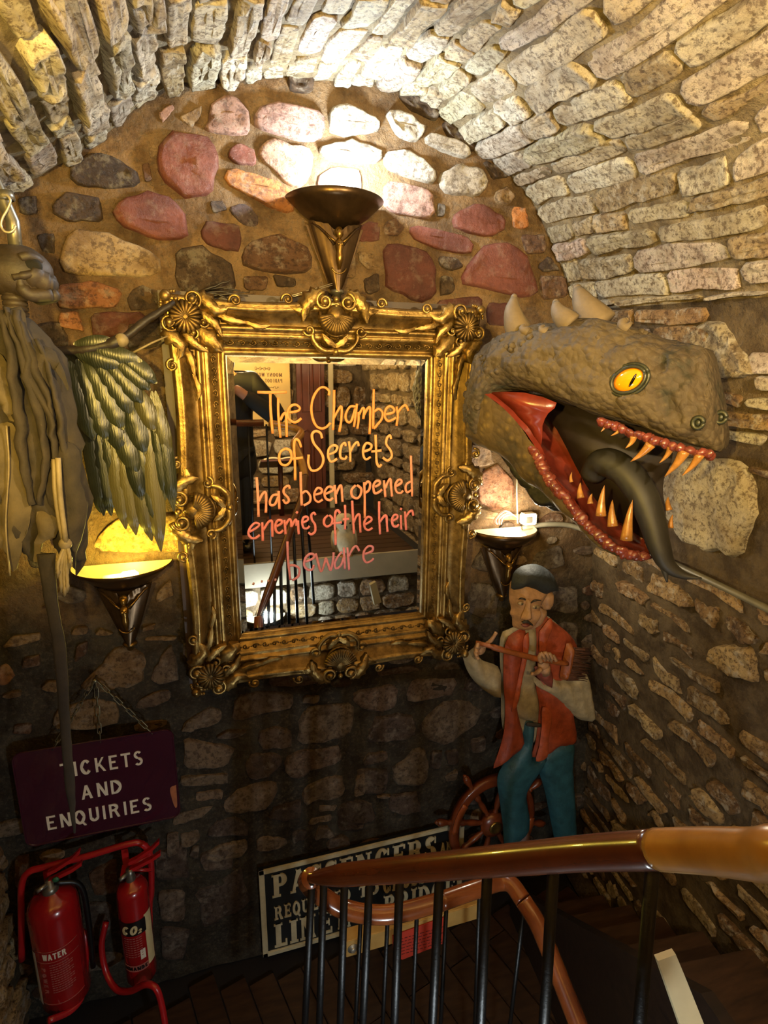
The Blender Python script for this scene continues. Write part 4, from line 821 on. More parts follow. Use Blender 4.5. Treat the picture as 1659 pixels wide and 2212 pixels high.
# ------------------------------------------------------------ the carved man with a broom
for nm, c, rg in (('w_orange', '#a54a2a', .5), ('w_shirt', '#a89a78', .6), ('w_blue', '#2c5a64', .5), ('w_cap', '#22282c', .7), ('w_skin', '#b58c66', .5), ('w_wood', '#9a5526', .4), ('w_bristle', '#5a3620', .8), ('w_hair', '#3a3228', .6), ('w_lip', '#8a4638', .5), ('w_boot', '#6a4028', .5), ('w_white', '#9a8668', .5), ('w_lapel', '#b5552f', .5)):
    simple(nm, c, rg, 0, .3, 22, .5, .006)
YM = 2.165
man = thing('carved_man', 'painted wooden carving of a man in cap and orange waistcoat holding a broom', 'sculpture', at(1170, 1850, YM))
_pm, _PM = plane_map(YM)
def rel(name, pts, mat, d, r, k=2.91, ox=880, oy=1100, base=0., step=.02, parent=None, hf=None, sub=3):
    m = MB(); poly = [_pm(ox+x/k, oy+y/k) for x, y in pts]; puff(m, poly, _PM, d, r, step, base, hf, sub=sub); return m.build(name, mat, parent or man)
fold = lambda u, v: .007*math.sin(u*110+v*35)
torso = rel('body', [(600, 770), (720, 720), (850, 660), (960, 740), (1020, 820), (1055, 950), (1050, 1050), (1000, 1200), (1010, 1400), (850, 1480), (700, 1430), (600, 1380), (590, 1100), (580, 850)], 'w_shirt', .05, .08)
rel('shirt_front', [(700, 725), (770, 715), (775, 850), (770, 1080), (790, 1180), (775, 1290), (690, 1285), (655, 1240), (655, 1080), (680, 930), (700, 800)], 'w_shirt', .03, .05, base=.05, hf=fold)
rel('waistcoat', [(770, 720), (830, 650), (850, 660), (960, 740), (1020, 820), (1055, 950), (1050, 1050), (1000, 1200), (1020, 1410), (900, 1450), (850, 1490), (750, 1515), (770, 1420), (785, 1300), (790, 1180), (770, 1080), (770, 950), (765, 850)], 'w_orange', .035, .05, base=.055)
rel('waistcoat', [(600, 770), (650, 735), (700, 725), (705, 800), (690, 900), (670, 1000), (650, 1150), (660, 1250), (690, 1370), (690, 1440), (600, 1520), (510, 1585), (545, 1470), (575, 1350), (580, 1200), (570, 1050), (570, 900), (580, 820)], 'w_orange', .035, .05, base=.055, hf=lambda u, v: .005*math.sin(u*70))
rel('lapel', [(700, 725), (705, 800), (690, 900), (665, 1010), (640, 1150), (600, 1210), (640, 1000), (665, 860), (670, 760)], 'w_lapel', .014, .02, base=.088, step=.012)
rel('lapel', [(770, 720), (835, 640), (850, 690), (820, 780), (800, 880), (775, 880), (768, 800)], 'w_lapel', .014, .02, base=.085, step=.012)
rel('lapel', [(785, 1300), (790, 1185), (850, 1230), (830, 1380), (820, 1490), (750, 1515), (770, 1420)], 'w_lapel', .01, .02, base=.088, step=.015)
rel('trouser_leg', [(690, 1430), (700, 1300), (770, 1300), (755, 1515), (850, 1490), (810, 1590), (745, 1680), (722, 1760), (740, 1950), (650, 2050), (595, 2100), (580, 1950), (560, 1800), (545, 1660), (600, 1550)], 'w_blue', .055, .06, base=.035)
rel('trouser_leg', [(800, 1530), (860, 1470), (1020, 1410), (1020, 1600), (1035, 1800), (1045, 2060), (1048, 2150), (930, 2150), (915, 2075), (880, 1900), (850, 1750), (810, 1620)], 'w_blue', .05, .06, base=.02)
rel('boot', [(650, 2050), (740, 1950), (750, 2110), (760, 2230), (600, 2240), (590, 2180), (620, 2110)], 'w_boot', .06, .04, base=.01); rel('boot', [(930, 2140), (1048, 2140), (1050, 2240), (900, 2245), (900, 2200)], 'w_boot', .06, .04, base=.01)
rel('belt', [(700, 1285), (780, 1290), (780, 1312), (700, 1305)], 'w_hair', .008, .01, base=.08, step=.01)
rel('sleeve', [(350, 930), (420, 870), (440, 900), (470, 950), (570, 990), (585, 1080), (570, 1180), (500, 1150), (420, 1080), (370, 1000)], 'w_shirt', .06, .05, base=.0, hf=fold)
rel('sleeve', [(830, 960), (870, 1010), (960, 1000), (1060, 980), (1090, 1080), (1110, 1250), (1040, 1275), (960, 1220), (880, 1140), (760, 1060), (740, 1000), (800, 1040), (830, 1010)], 'w_shirt', .05, .05, base=.075, hf=fold)
rel('cuff', [(735, 935), (830, 925), (838, 1060), (790, 1030), (750, 990)], 'w_lip', .035, .03, base=.09, step=.014, hf=lambda u, v: .006*math.sin(u*150-v*60))
head = rel('head', [(605, 440), (640, 400), (760, 400), (830, 450), (800, 520), (775, 560), (768, 620), (750, 670), (700, 715), (650, 717), (622, 700), (619, 650), (605, 625), (612, 590), (601, 540), (600, 490)], 'w_skin', .075, .07, base=.06, step=.014)
rel('neck', [(765, 560), (800, 575), (838, 600), (832, 640), (795, 700), (740, 728), (700, 728), (740, 670)], 'w_skin', .05, .04, base=.04)
rel('ear', [(772, 500), (800, 470), (840, 480), (838, 540), (815, 575), (790, 582), (774, 560)], 'w_skin', .025, .02, base=.1, step=.012, parent=head)
rel('cap', [(585, 450), (590, 390), (610, 345), (660, 312), (740, 305), (810, 340), (855, 400), (855, 465), (800, 470), (762, 490), (700, 455), (640, 442), (605, 458)], 'w_cap', .06, .06, base=.1, hf=lambda u, v: .005*math.sin(u*60+v*90))
k3 = dict(k=7.54, ox=1060, oy=1180, parent=head)
rel('nose', [(335, 690), (385, 690), (385, 830), (405, 960), (340, 1005), (275, 1005), (262, 985), (320, 830)], 'w_skin', .035, .02, base=.13, step=.008, **k3)
rel('cheek', [(400, 880), (470, 880), (560, 880), (570, 960), (500, 1060), (430, 1010)], 'w_skin', .012, .02, base=.132, step=.01, **k3)
for pts in ([(412, 815), (470, 775), (545, 800), (530, 835), (450, 845)], [(208, 745), (250, 725), (300, 755), (260, 785), (215, 775)]): rel('eye', pts, 'w_white', .01, .012, base=.134, step=.007, **k3)
for pts in ([(450, 800), (480, 795), (482, 825), (455, 828)], [(240, 745), (262, 742), (265, 768), (242, 770)]): rel('pupil', pts, 'w_hair', .006, .006, base=.142, step=.005, **k3)
for pts in ([(385, 765), (430, 705), (500, 690), (575, 715), (500, 712), (430, 735)], [(205, 690), (250, 660), (320, 680), (310, 705), (250, 685)]): rel('brow', pts, 'w_hair', .01, .008, base=.138, step=.006, **k3)
rel('moustache', [(255, 1040), (300, 1018), (345, 1005), (430, 1075), (425, 1100), (340, 1060), (285, 1060)], 'w_hair', .012, .01, base=.138, step=.007, **k3)
rel('mouth', [(262, 1085), (330, 1065), (405, 1092), (340, 1128), (280, 1115)], 'w_lip', .014, .012, base=.134, step=.008, **k3)
def mp(x, y, w_): 
    p = at(880+x/2.91, 1100+y/2.91, YM); return V((p.x, YM-w_, p.z))
m = MB()   # hands: palm with five bent fingers each, closed on the handle
m.ball(mp(425, 845, .05), (.03, .022, .032), 12, 8)
for q in (((440, 830), (460, 800), (478, 770), (497, 720)), ((430, 820), (410, 800), (390, 800), (380, 815)), ((415, 830), (398, 815), (382, 825), (378, 842)), ((408, 845), (392, 838), (378, 850), (380, 866)), ((408, 862), (395, 862), (384, 872), (392, 884))): m.tube(cr([mp(x, y, .06+.012*i) for i, (x, y) in enumerate(q)], 3), [.011]*4+[.0095]*3+[.008]*3, 8)
m.build('hand', 'w_skin', man); m = MB()
m.ball(mp(770, 900, .12), (.03, .022, .03), 12, 8); m.tube([mp(790, 960, .11), mp(775, 915, .118)], [.024, .028], 10)
for q in (((745, 880), (728, 845), (735, 815), (748, 838)), ((765, 868), (752, 832), (760, 812), (772, 842)), ((785, 868), (776, 835), (784, 818), (796, 848)), ((803, 874), (798, 845), (806, 832), (818, 858)), ((745, 920), (715, 935), (690, 938), (672, 932))): m.tube(cr([mp(x, y, .135+.008*i) for i, (x, y) in enumerate(q)], 3), [.011]*4+[.0095]*3+[.008]*3, 8)
m.build('hand', 'w_skin', man)
broom = MB(); broom.tube([mp(385, 792, .075), mp(470, 806, .095), mp(480, 810, .096), mp(560, 828, .11), mp(700, 856, .13), mp(880, 886, .135), mp(905, 888, .135)], [.009, .011, .015, .013, .014, .012, .012], 10); br = broom.build('broom_handle', 'w_wood', man)
m = MB(); puff(m, [_pm(880+x/2.91, 1100+y/2.91) for x, y in ((918, 782), (952, 790), (940, 900), (905, 992), (878, 985), (895, 880))], _PM, .04, .02, .015, base=.11); m.build('broom_head', 'w_wood', br)
m = MB(); rb = random.Random(2)
for i in range(90):
    t = rb.random(); a = V((950-45*t, 795+195*t)); L = rb.uniform(80, 112); m.tube([mp(a.x-6, a.y, .12+rb.uniform(0, .03)), mp(a.x+L, a.y+rb.uniform(-4, 30)*(1-t)+10*t, .11+rb.uniform(0, .04))], [.003, .0015], 5)
m.build('bristles', 'w_bristle', br)['kind'] = 'stuff'

# ------------------------------------------------------------ ship's wheel behind the man
simple('wheel_wood', '#7a3a1c', .3, 0, .3, 16, .1, coat=.4); simple('wheel_inlay', '#a8562a', .3, 0, .25, 16, .1, coat=.4); simple('brass', '#a8894a', .3, .9, .2, 20, .05)
YW = 2.232; WC = at(1060, 1772, YW); WR = .262
wheel = thing('ship_wheel', 'reddish wooden ship wheel with turned spokes behind the carved man', 'ship wheel', WC - V((0, 0, WR)))
def wp(r, a, w_=0): return WC + V((r*math.cos(a)*.86, -w_, r*math.sin(a)))
m = MB(); rgs = []
for i in range(49):
    a = 2*math.pi*i/48; rgs.append([wp(WR+d, a, w_) for d, w_ in ((-.028, .0), (-.028, .03), (-.018, .036), (.018, .036), (.028, .03), (.028, 0))])
m.loft(rgs, False); m.build('rim', 'wheel_wood', wheel)
for k in range(4):
    m = MB(); a0 = k*math.pi/2+R(140); m.loft([[wp(WR+d, a0+R(38)*i/10, w_) for d, w_ in ((-.02, .036), (-.02, .043), (.02, .043), (.02, .036))] for i in range(11)]); m.build('rim_inlay', 'wheel_inlay', wheel)
pf = [(.06, .012), (.075, .016), (.085, .01), (.1, .014), (.15, .017), (.19, .012), (.2, .018), (.215, .018), (.235, .012), (.285, .012), (.295, .017), (.305, .011), (.32, .014), (.345, .02), (.37, .019), (.385, .01)]
for k in range(8):
    a = k*math.pi/4+R(167); m = MB(); m.tube([wp(r, a, .018) for r, _ in pf], [q for _, q in pf], 10); m.ball(wp(.385, a, .018), .011, 8, 6); m.build('spoke', 'wheel_wood', wheel)
m = MB(); m.lathe([(.0, 0), (.07, 0), (.07, .04), (.05, .046), (.045, .052), (0, .052)], WC, (0, -1, 0), 24); hub = m.build('hub', 'wheel_wood', wheel)
m = MB(); m.lathe([(.036, .05), (.036, .058), (.028, .062), (.02, .058), (0, .058)], WC, (0, -1, 0), 20); m.build('hub_plate', 'brass', hub)
# ------------------------------------------------------------ lettering built from strokes
def glyph(ch, t=.2, th=.1, sf=.07, serif=True):
    """list of polygons in a box of height 1; returns (polys, width)"""
    P = []
    def box(x0, y0, x1, y1): P.append([(x0, y0), (x1, y0), (x1, y1), (x0, y1)])
    def slant(x0, y0, x1, y1, w_): P.append([(x0-w_/2, y0), (x0+w_/2, y0), (x1+w_/2, y1), (x1-w_/2, y1)])
    def arc(cx, cy, rx, ry, a0, a1, ta, tb=None, n=10):
        tb = ta if tb is None else tb; o = []; i_ = []
        for k in range(n+1):
            a = R(a0+(a1-a0)*k/n); c, s = math.cos(a), math.sin(a); tt = ta*abs(c)+tb*abs(s); o.append((cx+rx*c, cy+ry*s)); i_.append((cx+(rx-tt)*c, cy+(ry-tt)*s))
        for k in range(n): P.append([o[k], o[k+1], i_[k+1], i_[k]])
    def stem(x, y0=0, y1=1, bot=True, top=True, w_=None):
        w_ = w_ or t; box(x, y0, x+w_, y1)
        if serif:
            e = .07
            if bot and y0 == 0: box(x-e, 0, x+w_+e, sf)
            if top and y1 == 1: box(x-e, 1-sf, x+w_+e, 1)
    x = .07 if serif else .02; w_ = .6
    if ch == 'I': stem(x); w_ = t+2*x
    elif ch in 'PRBDELF':
        stem(x)
        if ch in 'PR': box(x, 1-th, x+.3, 1); box(x, .46, x+.3, .46+th); arc(x+.3, .73, .27, .27, -90, 90, t*.95, th); w_ = x+.6
        if ch == 'R': slant(x+.32+t*.3, .5, x+.55, 0, t); (box(x+.45, 0, x+.68, sf) if serif else None); w_ = x+.68
        if ch == 'B': box(x, 1-th, x+.3, 1); box(x, .5, x+.3, .5+th); box(x, 0, x+.3, th); arc(x+.3, .77, .24, .23, -90, 90, t*.9, th); arc(x+.3, .28, .29, .28, -90, 90, t, th); w_ = x+.64
        if ch == 'D': box(x, 1-th, x+.22, 1); box(x, 0, x+.22, th); arc(x+.22, .5, .42, .5, -90, 90, t, th, 14); w_ = x+.68
        if ch == 'E': box(x, 1-th, x+.52, 1); box(x, .45, x+.4, .45+th); box(x, 0, x+.52, th); w_ = x+.56
        if ch == 'E' and serif: box(x+.44, .78, x+.52, 1); box(x+.46, 0, x+.54, .24); box(x+.36, .36, x+.42, .64)
        if ch == 'L': box(x, 0, x+.5, th); (box(x+.42, 0, x+.5, .26) if serif else None); w_ = x+.54
    elif ch in 'COGQ':
        a0, a1 = (0, 360) if ch in 'OQ' else (42, 318); arc(.34, .5, .34, .51, a0, a1, t, th, 22); w_ = .7
        if ch == 'C' and serif: box(.58, .64, .66, .95); box(.58, .08, .64, .3)
        if ch == 'G': box(.48, .05, .48+t, .45); (box(.4, .38, .74, .45) if serif else box(.36, .38, .48+t, .46)); (box(.58, .68, .66, .95) if serif else None); w_ = .74
        if ch == 'Q': slant(.42, .2, .64, -.14, t*.8)
    elif ch == 'S': arc(.28, .74, .26, .27, 35, 270, t*.8, t*.75, 12); arc(.28, .27, .28, .28, -140, 90, t*.8, t*.75, 12); w_ = .58; (box(.46, .7, .52, .98) if serif else None); (box(.02, .02, .08, .3) if serif else None)
    elif ch == 'T': stem(.3-t/2, top=False); box(0, 1-th, .6, 1); (box(0, .74, .07, 1), box(.53, .74, .6, 1)) if serif else None; w_ = .6
    elif ch in 'HNU':
        x2 = x+.42
        if ch == 'H': stem(x); stem(x2); box(x, .45, x2, .45+th)
        if ch == 'N': stem(x, w_=t if not serif else th*1.2); stem(x2+.04, w_=t if not serif else th*1.2, bot=False); slant(x+t*.45, 1, x2+.04+t*.3, 0, t*1.1)
        if ch == 'U': stem(x, .28, 1); stem(x2, .28, 1, w_=t if not serif else th*1.2); arc((x+x2+t)/2, .3, (x2+t-x)/2, .3, 180, 360, t*.9, th)
        w_ = x2+t+x
    elif ch == 'A': slant(.06+t*.3, 0, .36, 1, th*1.3 if serif else t); slant(.6, 0, .36, 1, t); box(.18, .26, .54, .26+th); w_ = .74; (box(0, 0, .24, sf), box(.48, 0, .76, sf)) if serif else None
    elif ch == 'K': stem(x); slant(x+t*.9, .38, x+.5, 1, t*.9); slant(x+t*1.4, .6, x+.55, 0, t); w_ = x+.64
    elif ch == 'Y': slant(.08, 1, .3, .45, t); slant(.54, 1, .32, .45, th*1.2); stem(.31-t/2, 0, .5); w_ = .62; (box(-.04, 1-sf, .24, 1), box(.42, 1-sf, .68, 1)) if serif else None
    elif ch == 'W': slant(.05, 1, .2, 0, t); slant(.36, 1, .2, 0, t); slant(.36, 1, .54, 0, t); slant(.7, 1, .54, 0, t); w_ = .76
    elif ch == 'M': stem(x); stem(x+.56); slant(x+t/2, 1, x+.36, .1, t); slant(x+.56+t/2, 1, x+.36, .1, t); w_ = x+.56+t+x
    elif ch == '2': arc(.2, .72, .2, .27, -30, 180, t, t, 8); slant(.08, 0, .34, .6, t); box(0, 0, .42, t); w_ = .46
    else: w_ = .3
    return P, w_
def lettering(text, P, u0, u1, v0, h, d, mat, parent, t=.2, th=.1, sf=.07, serif=True, gap=.1, name='letter', skew=0., one=False):
    gl_ = [glyph(c, t, th, sf, serif) if c != ' ' else ([], .35) for c in text]; tot = sum(g[1]+gap for g in gl_)-gap; k = (u1-u0)/tot; x = u0; big = MB()
    for c, (pl, w_) in zip(text, gl_):
        m = big if one else MB()
        for qi, q in enumerate(pl):
            n = len(q); A = [P(x+a*k+skew*b*h, v0+b*h, 0) for a, b in q]; B = [P(x+a*k+skew*b*h, v0+b*h, d+.00012*qi) for a, b in q]; o = len(m.v); m.v += A+B
            m.f += [tuple(o+n+i for i in range(n))]+[(o+i, o+(i+1) % n, o+n+(i+1) % n, o+n+i) for i in range(n)]
        if pl and not one: m.build(name, mat, parent, False)
        x += (w_+gap)*k
    if one: return big.build(name, mat, parent, False)

# ------------------------------------------------------------ hanging sign TICKETS AND ENQUIRIES
simple('sign_maroon', '#3a1526', .22, 0, .12, 6, .05, coat=.5); simple('sign_white', '#ded6c2', .4, 0, .08, 30, 0); simple('chain_metal', '#8d8468', .35, .85, .2, 30, 0); simple('rust', '#a0603a', .7, 0, .3, 30, .2)
YT = 2.24; tc = [at(x, y, YT) for x, y in ((38, 1622), (388, 1572), (374, 1752), (50, 1838))]
tx0, tx1 = (tc[0].x+tc[3].x)/2, (tc[1].x+tc[2].x)/2; tz1, tz0 = (tc[0].z+tc[1].z)/2, (tc[2].z+tc[3].z)/2
tick = thing('hanging_sign', 'maroon enamel sign reading TICKETS AND ENQUIRIES hung on chains', 'sign', ((tx0+tx1)/2, YT, tz0))
def rrect(x0, x1, z0, z1, r, n=6):
    out = []
    for cx, cz, a in ((x1-r, z1-r, 0), (x0+r, z1-r, 90), (x0+r, z0+r, 180), (x1-r, z0+r, 270)): out += [(cx+r*math.cos(R(a+90*i/n)), cz+r*math.sin(R(a+90*i/n))) for i in range(n+1)]
    return out
m = MB(); m.prism([V((x, YT, z)) for x, z in rrect(tx0, tx1, tz0, tz1, .035)], (0, -.01, 0)); r_ = [V((x, YT-.01, z)) for x, z in rrect(tx0, tx1, tz0, tz1, .035)]; m.tube(r_+[r_[0]], .004, 6, False); m.build('sign_board', 'sign_maroon', tick, False)
PT = lambda u, v, w_: V((u, YT-.0105-w_, v))
def txr(text, xa, ya, xb, yb, h):
    a, b = at(xa, ya, YT), at(xb, yb, YT); lettering(text, PT, a.x, b.x, (a.z+b.z)/2, h, .0015, 'sign_white', tick, .15, .14, .07, False, .2)
txr('TICKETS', 134, 1674, 311, 1650, .066); txr('AND', 177, 1722, 267, 1709, .066); txr('ENQUIRIES', 104, 1786, 330, 1748, .066)
m = MB(); puff(m, [(tx1-.005, tz0+.16), (tx1-.03, tz0+.15), (tx1-.028, tz0+.1), (tx1-.018, tz0+.05), (tx1-.008, tz0+.06)], PT, .001, .01, .02); m.build('chipped_enamel', 'rust', tick)
nail = at(206, 1467, 2.255)
for ex, ey in ((112, 1600), (216, 1588), (328, 1572)):
    e = at(ex, ey+4, YT); e = V((e.x, YT-.004, tz1-.008)); L = (nail-e).length; n = max(4, int(L/.036)); t_ = (e-nail).normalized(); s_ = t_.cross(V((0, 1, 0))).normalized(); o_ = t_.cross(s_)
    for i in range(n):
        c = nail.lerp(e, (i+.5)/n); q = s_ if i % 2 else (s_*.3+o_*.95).normalized(); hl = L/n*.62; hw = .0075; m = MB()
        pts = [c + t_*(hl-hw)*(1 if math.cos(a) > 0 else -1) + t_*hw*math.cos(a) + q*hw*math.sin(a) for a in [k*math.pi/6+.01 for k in range(13)]]; m.tube(pts, .0022, 5, False); m.build('chain_link', 'chain_metal', tick)
m = MB(); m.lathe([(0, .02), (.008, .02), (.01, .016), (.005, .012), (.004, -.035), (0, -.035)], nail, (0, -1, 0), 10); m.build('nail', 'chain_metal', tick)

# ------------------------------------------------------------ cast sign PASSENGERS ...
simple('sign_black', '#14181a', .45, 0, .2, 12, .1); simple('sign_cream', '#c8bc98', .55, 0, .16, 24, .15)
YP = 2.275; pc = [at(x, y, YP) for x, y in ((558, 1880), (1000, 1764), (566, 2060))]; px0, px1, pz1, pz0 = pc[0].x, pc[1].x, (pc[0].z+pc[1].z)/2, pc[2].z
pas = thing('railway_sign', 'black and cream cast sign reading PASSENGERS ARE REQUESTED TO CROSS THE LINE BY THE BRIDGE', 'sign', ((px0+px1)/2, YP, pz0))
m = MB(); m.box(((px0+px1)/2, YP-.008, (pz0+pz1)/2), px1-px0, .016, pz1-pz0); m.build('sign_board', 'sign_black', pas, False)
bw = .026
for a, b, c, d in ((px0, px1, pz1-bw, pz1), (px0, px1, pz0, pz0+bw), (px0, px0+bw, pz0, pz1), (px1-bw, px1, pz0, pz1)): m = MB(); m.box(((a+b)/2, YP-.02, (c+d)/2), b-a, .012, d-c, bev=.003); m.build('border_bar', 'sign_cream', pas, False)
PP = lambda u, v, w_: V((u, YP-.0165-w_, v)); PW, PH = px1-px0, pz1-pz0
def prow(text, a, b, v0, h, **k): lettering(text, PP, px0+a*PW, px0+b*PW, pz0+v0*PH, h*PH, .006, 'sign_cream', pas, **k)
prow('PASSENGERS', .055, .855, .66, .255, t=.22, th=.1, gap=.09); prow('ARE', .875, .965, .69, .12)
prow('REQUESTED', .06, .42, .4, .15, gap=.12); prow('TO', .46, .56, .4, .13); prow('CROSS THE', .58, .965, .375, .22, gap=.1)
prow('LINE', .055, .33, .075, .27, t=.24, gap=.08); prow('BY THE', .355, .56, .085, .15); prow('BRIDGE', .585, .965, .075, .26, gap=.08)

# ------------------------------------------------------------ fire extinguishers on their red stand
simple('ext_red', '#8f0f12', .22, 0, .12, 6, .03, coat=.6); simple('ext_label', '#a05a50', .5, 0, .2, 40, 0); simple('ext_black', '#0c0b0b', .4, 0, .1, 10, 0); simple('ext_cream', '#c4b58a', .5, 0, .1, 20, 0); simple('ext_white', '#cfc6b4', .5, 0, .1, 20, 0); simple('tube_red', '#a3181c', .3, 0, .15, 10, .05, coat=.4); simple('tag_green', '#1f5a38', .5, 0, .1, 10, 0)
def extinguisher(px, ytop, ybot, Y, r, label, lean):
    a, b = at(px, ytop, Y), at(px+lean, ybot, Y); zb, zt = b.z, a.z; c = V(((a.x+b.x)/2, Y, 0)); H_ = zt-zb; root = thing('fire_extinguisher', label, 'fire extinguisher', (c.x, c.y, zb), 'red fire extinguishers on the tube stand')
    m = MB(); m.lathe([(0, zb), (r*.9, zb), (r, zb+.015), (r, zt-r*.75), (r*.93, zt-r*.42), (r*.72, zt-r*.16), (r*.4, zt-.005), (r*.3, zt+.01), (0, zt+.01)], c, (0, 0, 1), 32); body = m.build('cylinder', 'ext_red', root)
    m = MB(); m.lathe([(r*.3, zt), (r*.34, zt+.012), (r*.28, zt+.03), (.016, zt+.036), (.016, zt+.06), (0, zt+.062)], c, (0, 0, 1), 14); m.tube([c+V((0, 0, zt+.045)), c+V((-.035, -.035, zt+.048))], .009, 8); v = m.build('valve', 'steel', root)
    for dz, tip in ((.058, .1), (.095, .16)):
        m = MB(); m.loft([[c+V((x+.0, y, zt+z+q)) for y, q in ((-.011, 0), (.011, 0), (.009, .014), (-.009, .014))] for x, z in ((.0, dz-.01), (.03, dz), (.09, dz+(tip-dz)*.5), (.125, tip))]); m.build('lever', 'tube_red', root, False)
    return root, c, zb, zt, body
def cyl(c, r): return lambda u, v, w_: V((c.x+(r+w_)*math.sin(u/r), c.y-(r+w_)*math.cos(u/r), v))
def patch(c, r, u0, u1, v0, v1, w_, mat, parent, name):
    P = cyl(c, r); m = MB(); n = 14; m.loft([[P(u0+(u1-u0)*i/n, v0, w_), P(u0+(u1-u0)*i/n, v1, w_)] for i in range(n+1)], False, False); return m.build(name, mat, parent)
root, c, zb, zt, body = extinguisher(127, 1922, 2150, 2.13, .092, 'squat red water fire extinguisher hanging left on the tube stand', 2); H_ = zt-zb; P = cyl(c, .092)
patch(c, .092, -.07, .1, zb+.12*H_, zb+.62*H_, .0008, 'ext_red', body, 'label'); patch(c, .092, -.1, -.072, zb+.1*H_, zb+.6*H_, .001, 'ext_white', body, 'label_edge')
lettering('WATER', P, -.035, .05, zb+.555*H_, .03, .001, 'ext_white', body, .22, .2, serif=False, gap=.12)
lettering('POWER', lambda u, v, w_: P(-.048+(v-.0), zb+.48*H_-(u), w_), 0, .13, 0, .016, .001, 'ext_label', body, .2, .18, serif=False, gap=.35)
m = MB()
for i in range(13):
    v = zb+.5*H_-i*.0115; n = 8; u0, u1 = -.015, (.07 if i % 3 else .055); 
    for k in range(n): A = u0+(u1-u0)*k/n; B = u0+(u1-u0)*(k+.82)/n; m.add([P(A, v, .0015), P(B, v, .0015), P(B, v+.0045, .0015), P(A, v+.0045, .0015)], [(0, 1, 2, 3)])
m.build('label_print', 'ext_label', body, False)['kind'] = 'stuff'
for v in (.63, .53, .13):
    m = MB(); m.tube([P(-.07+.17*i/12, zb+v*H_+.02*(i/12)*0, .001) for i in range(13)], .0013, 4); m.build('label_line', 'ext_label', body)
m = MB(); m.ball(V((c.x+.03, c.y-.02, zt+.07)), (.014, .006, .012), 8, 6); m.build('seal_tag', 'tag_green', root)
m = MB(); m.tube(cr([V((c.x+.02, c.y, zt+.04)), V((c.x+.1, c.y+.02, zt-.02)), V((c.x+.112, c.y+.02, zt-.2)), V((c.x+.105, c.y+.02, zb+.08))], 5), .011, 8); m.build('hose', 'ext_black', root)
root, c, zb, zt, body = extinguisher(283, 1902, 2104, 2.13, .062, 'slim red carbon dioxide fire extinguisher with black CO2 band', 24); H_ = zt-zb; P = cyl(c, .062)
patch(c, .062, -.075, .05, zb+.56*H_, zb+.7*H_, .0012, 'ext_black', body, 'label_band'); patch(c, .062, .045, .085, zb+.2*H_, zb+.72*H_, .001, 'ext_cream', body, 'instruction_label')
lettering('CO', P, -.05, .012, zb+.58*H_, .042, .002, 'ext_cream', body, .22, .17, serif=False, gap=.1, skew=.18); lettering('2', P, .016, .03, zb+.575*H_, .02, .002, 'ext_cream', body, .2, .17, serif=False, gap=.1, skew=.18)
lettering('MMANDE', P, -.055, .04, zb+.2*H_, .018, .002, 'ext_black', body, .24, .2, serif=False, gap=.08); patch(c, .062, -.06, .044, zb+.185*H_, zb+.25*H_, .001, 'ext_label', body, 'maker_band')
m = MB()
for i in range(9):
    v = zb+.53*H_-i*.012
    for k in range(6): A = -.045+.075*k/6; B = A+.0095; m.add([P(A, v, .0015), P(B, v, .0015), P(B, v+.004, .0015), P(A, v+.004, .0015)], [(0, 1, 2, 3)])
m.build('label_print', 'ext_label', body, False)['kind'] = 'stuff'
m = MB(); m.add([P(.016, zb+.3*H_, .002), P(.036, zb+.3*H_, .002), P(.036, zb+.4*H_, .002), P(.016, zb+.4*H_, .002)], [(0, 1, 2, 3)]); m.build('warning_sticker', 'ext_white', body, False)
stand = thing('extinguisher_stand', 'bent red steel tube stand carrying two fire extinguishers', 'stand', V((at(190, 2200, 2.1).x, 2.14, 0)))
def cp4(x, y, Y): return at(x/3.19, 1760+y/3.19, Y)
m = MB(); fr = cr([cp4(150, 1000, 2.2), cp4(148, 700, 2.2), cp4(150, 480, 2.2), cp4(200, 395, 2.2), cp4(300, 362, 2.2), cp4(600, 285, 2.2), cp4(880, 202, 2.2), cp4(970, 198, 2.2), cp4(1025, 250, 2.2), cp4(1042, 350, 2.2), cp4(1042, 540, 2.2), cp4(1030, 640, 2.2), cp4(1035, 1000, 2.2)], 6); m.tube(fr, .0135, 12); m.build('top_frame', 'tube_red', stand)
m = MB(); m.tube(cr([cp4(560, 800, 2.19), cp4(590, 860, 2.17), cp4(575, 1200, 2.1), cp4(500, 1340, 2.05), cp4(330, 1420, 2.0)], 6), .013, 10); m.build('foot_tube', 'tube_red', stand)
m = MB(); m.tube(cr([cp4(730, 740, 2.22), cp4(700, 900, 2.2), cp4(730, 1080, 2.16), cp4(800, 1200, 2.1), cp4(900, 1215, 2.05), cp4(1000, 1170, 2.0), cp4(1070, 1190, 1.97), cp4(1110, 1290, 1.95), cp4(1140, 1460, 1.93), cp4(1150, 1560, 1.93)], 6), .013, 10); m.build('foot_tube', 'tube_red', stand)
for x0, y0 in ((328, 380), (865, 235)):
    m = MB(); a = cp4(x0, y0, 2.2); b = cp4(x0, y0+110, 2.2); m.box((a+b)/2, .026, .006, (a-b).length); m.box(b+V((0, -.035, 0)), .026, .07, .006); m.build('hook_plate', 'tube_red', stand, False)
m = MB(); a, b = cp4(880, 380, 2.19), cp4(1045, 378, 2.19); m.tube([a, b], .008, 8); m.tube([cp4(880, 370, 2.17), cp4(1020, 285, 2.19)], .008, 8); m.build('brace', 'tube_red', stand)
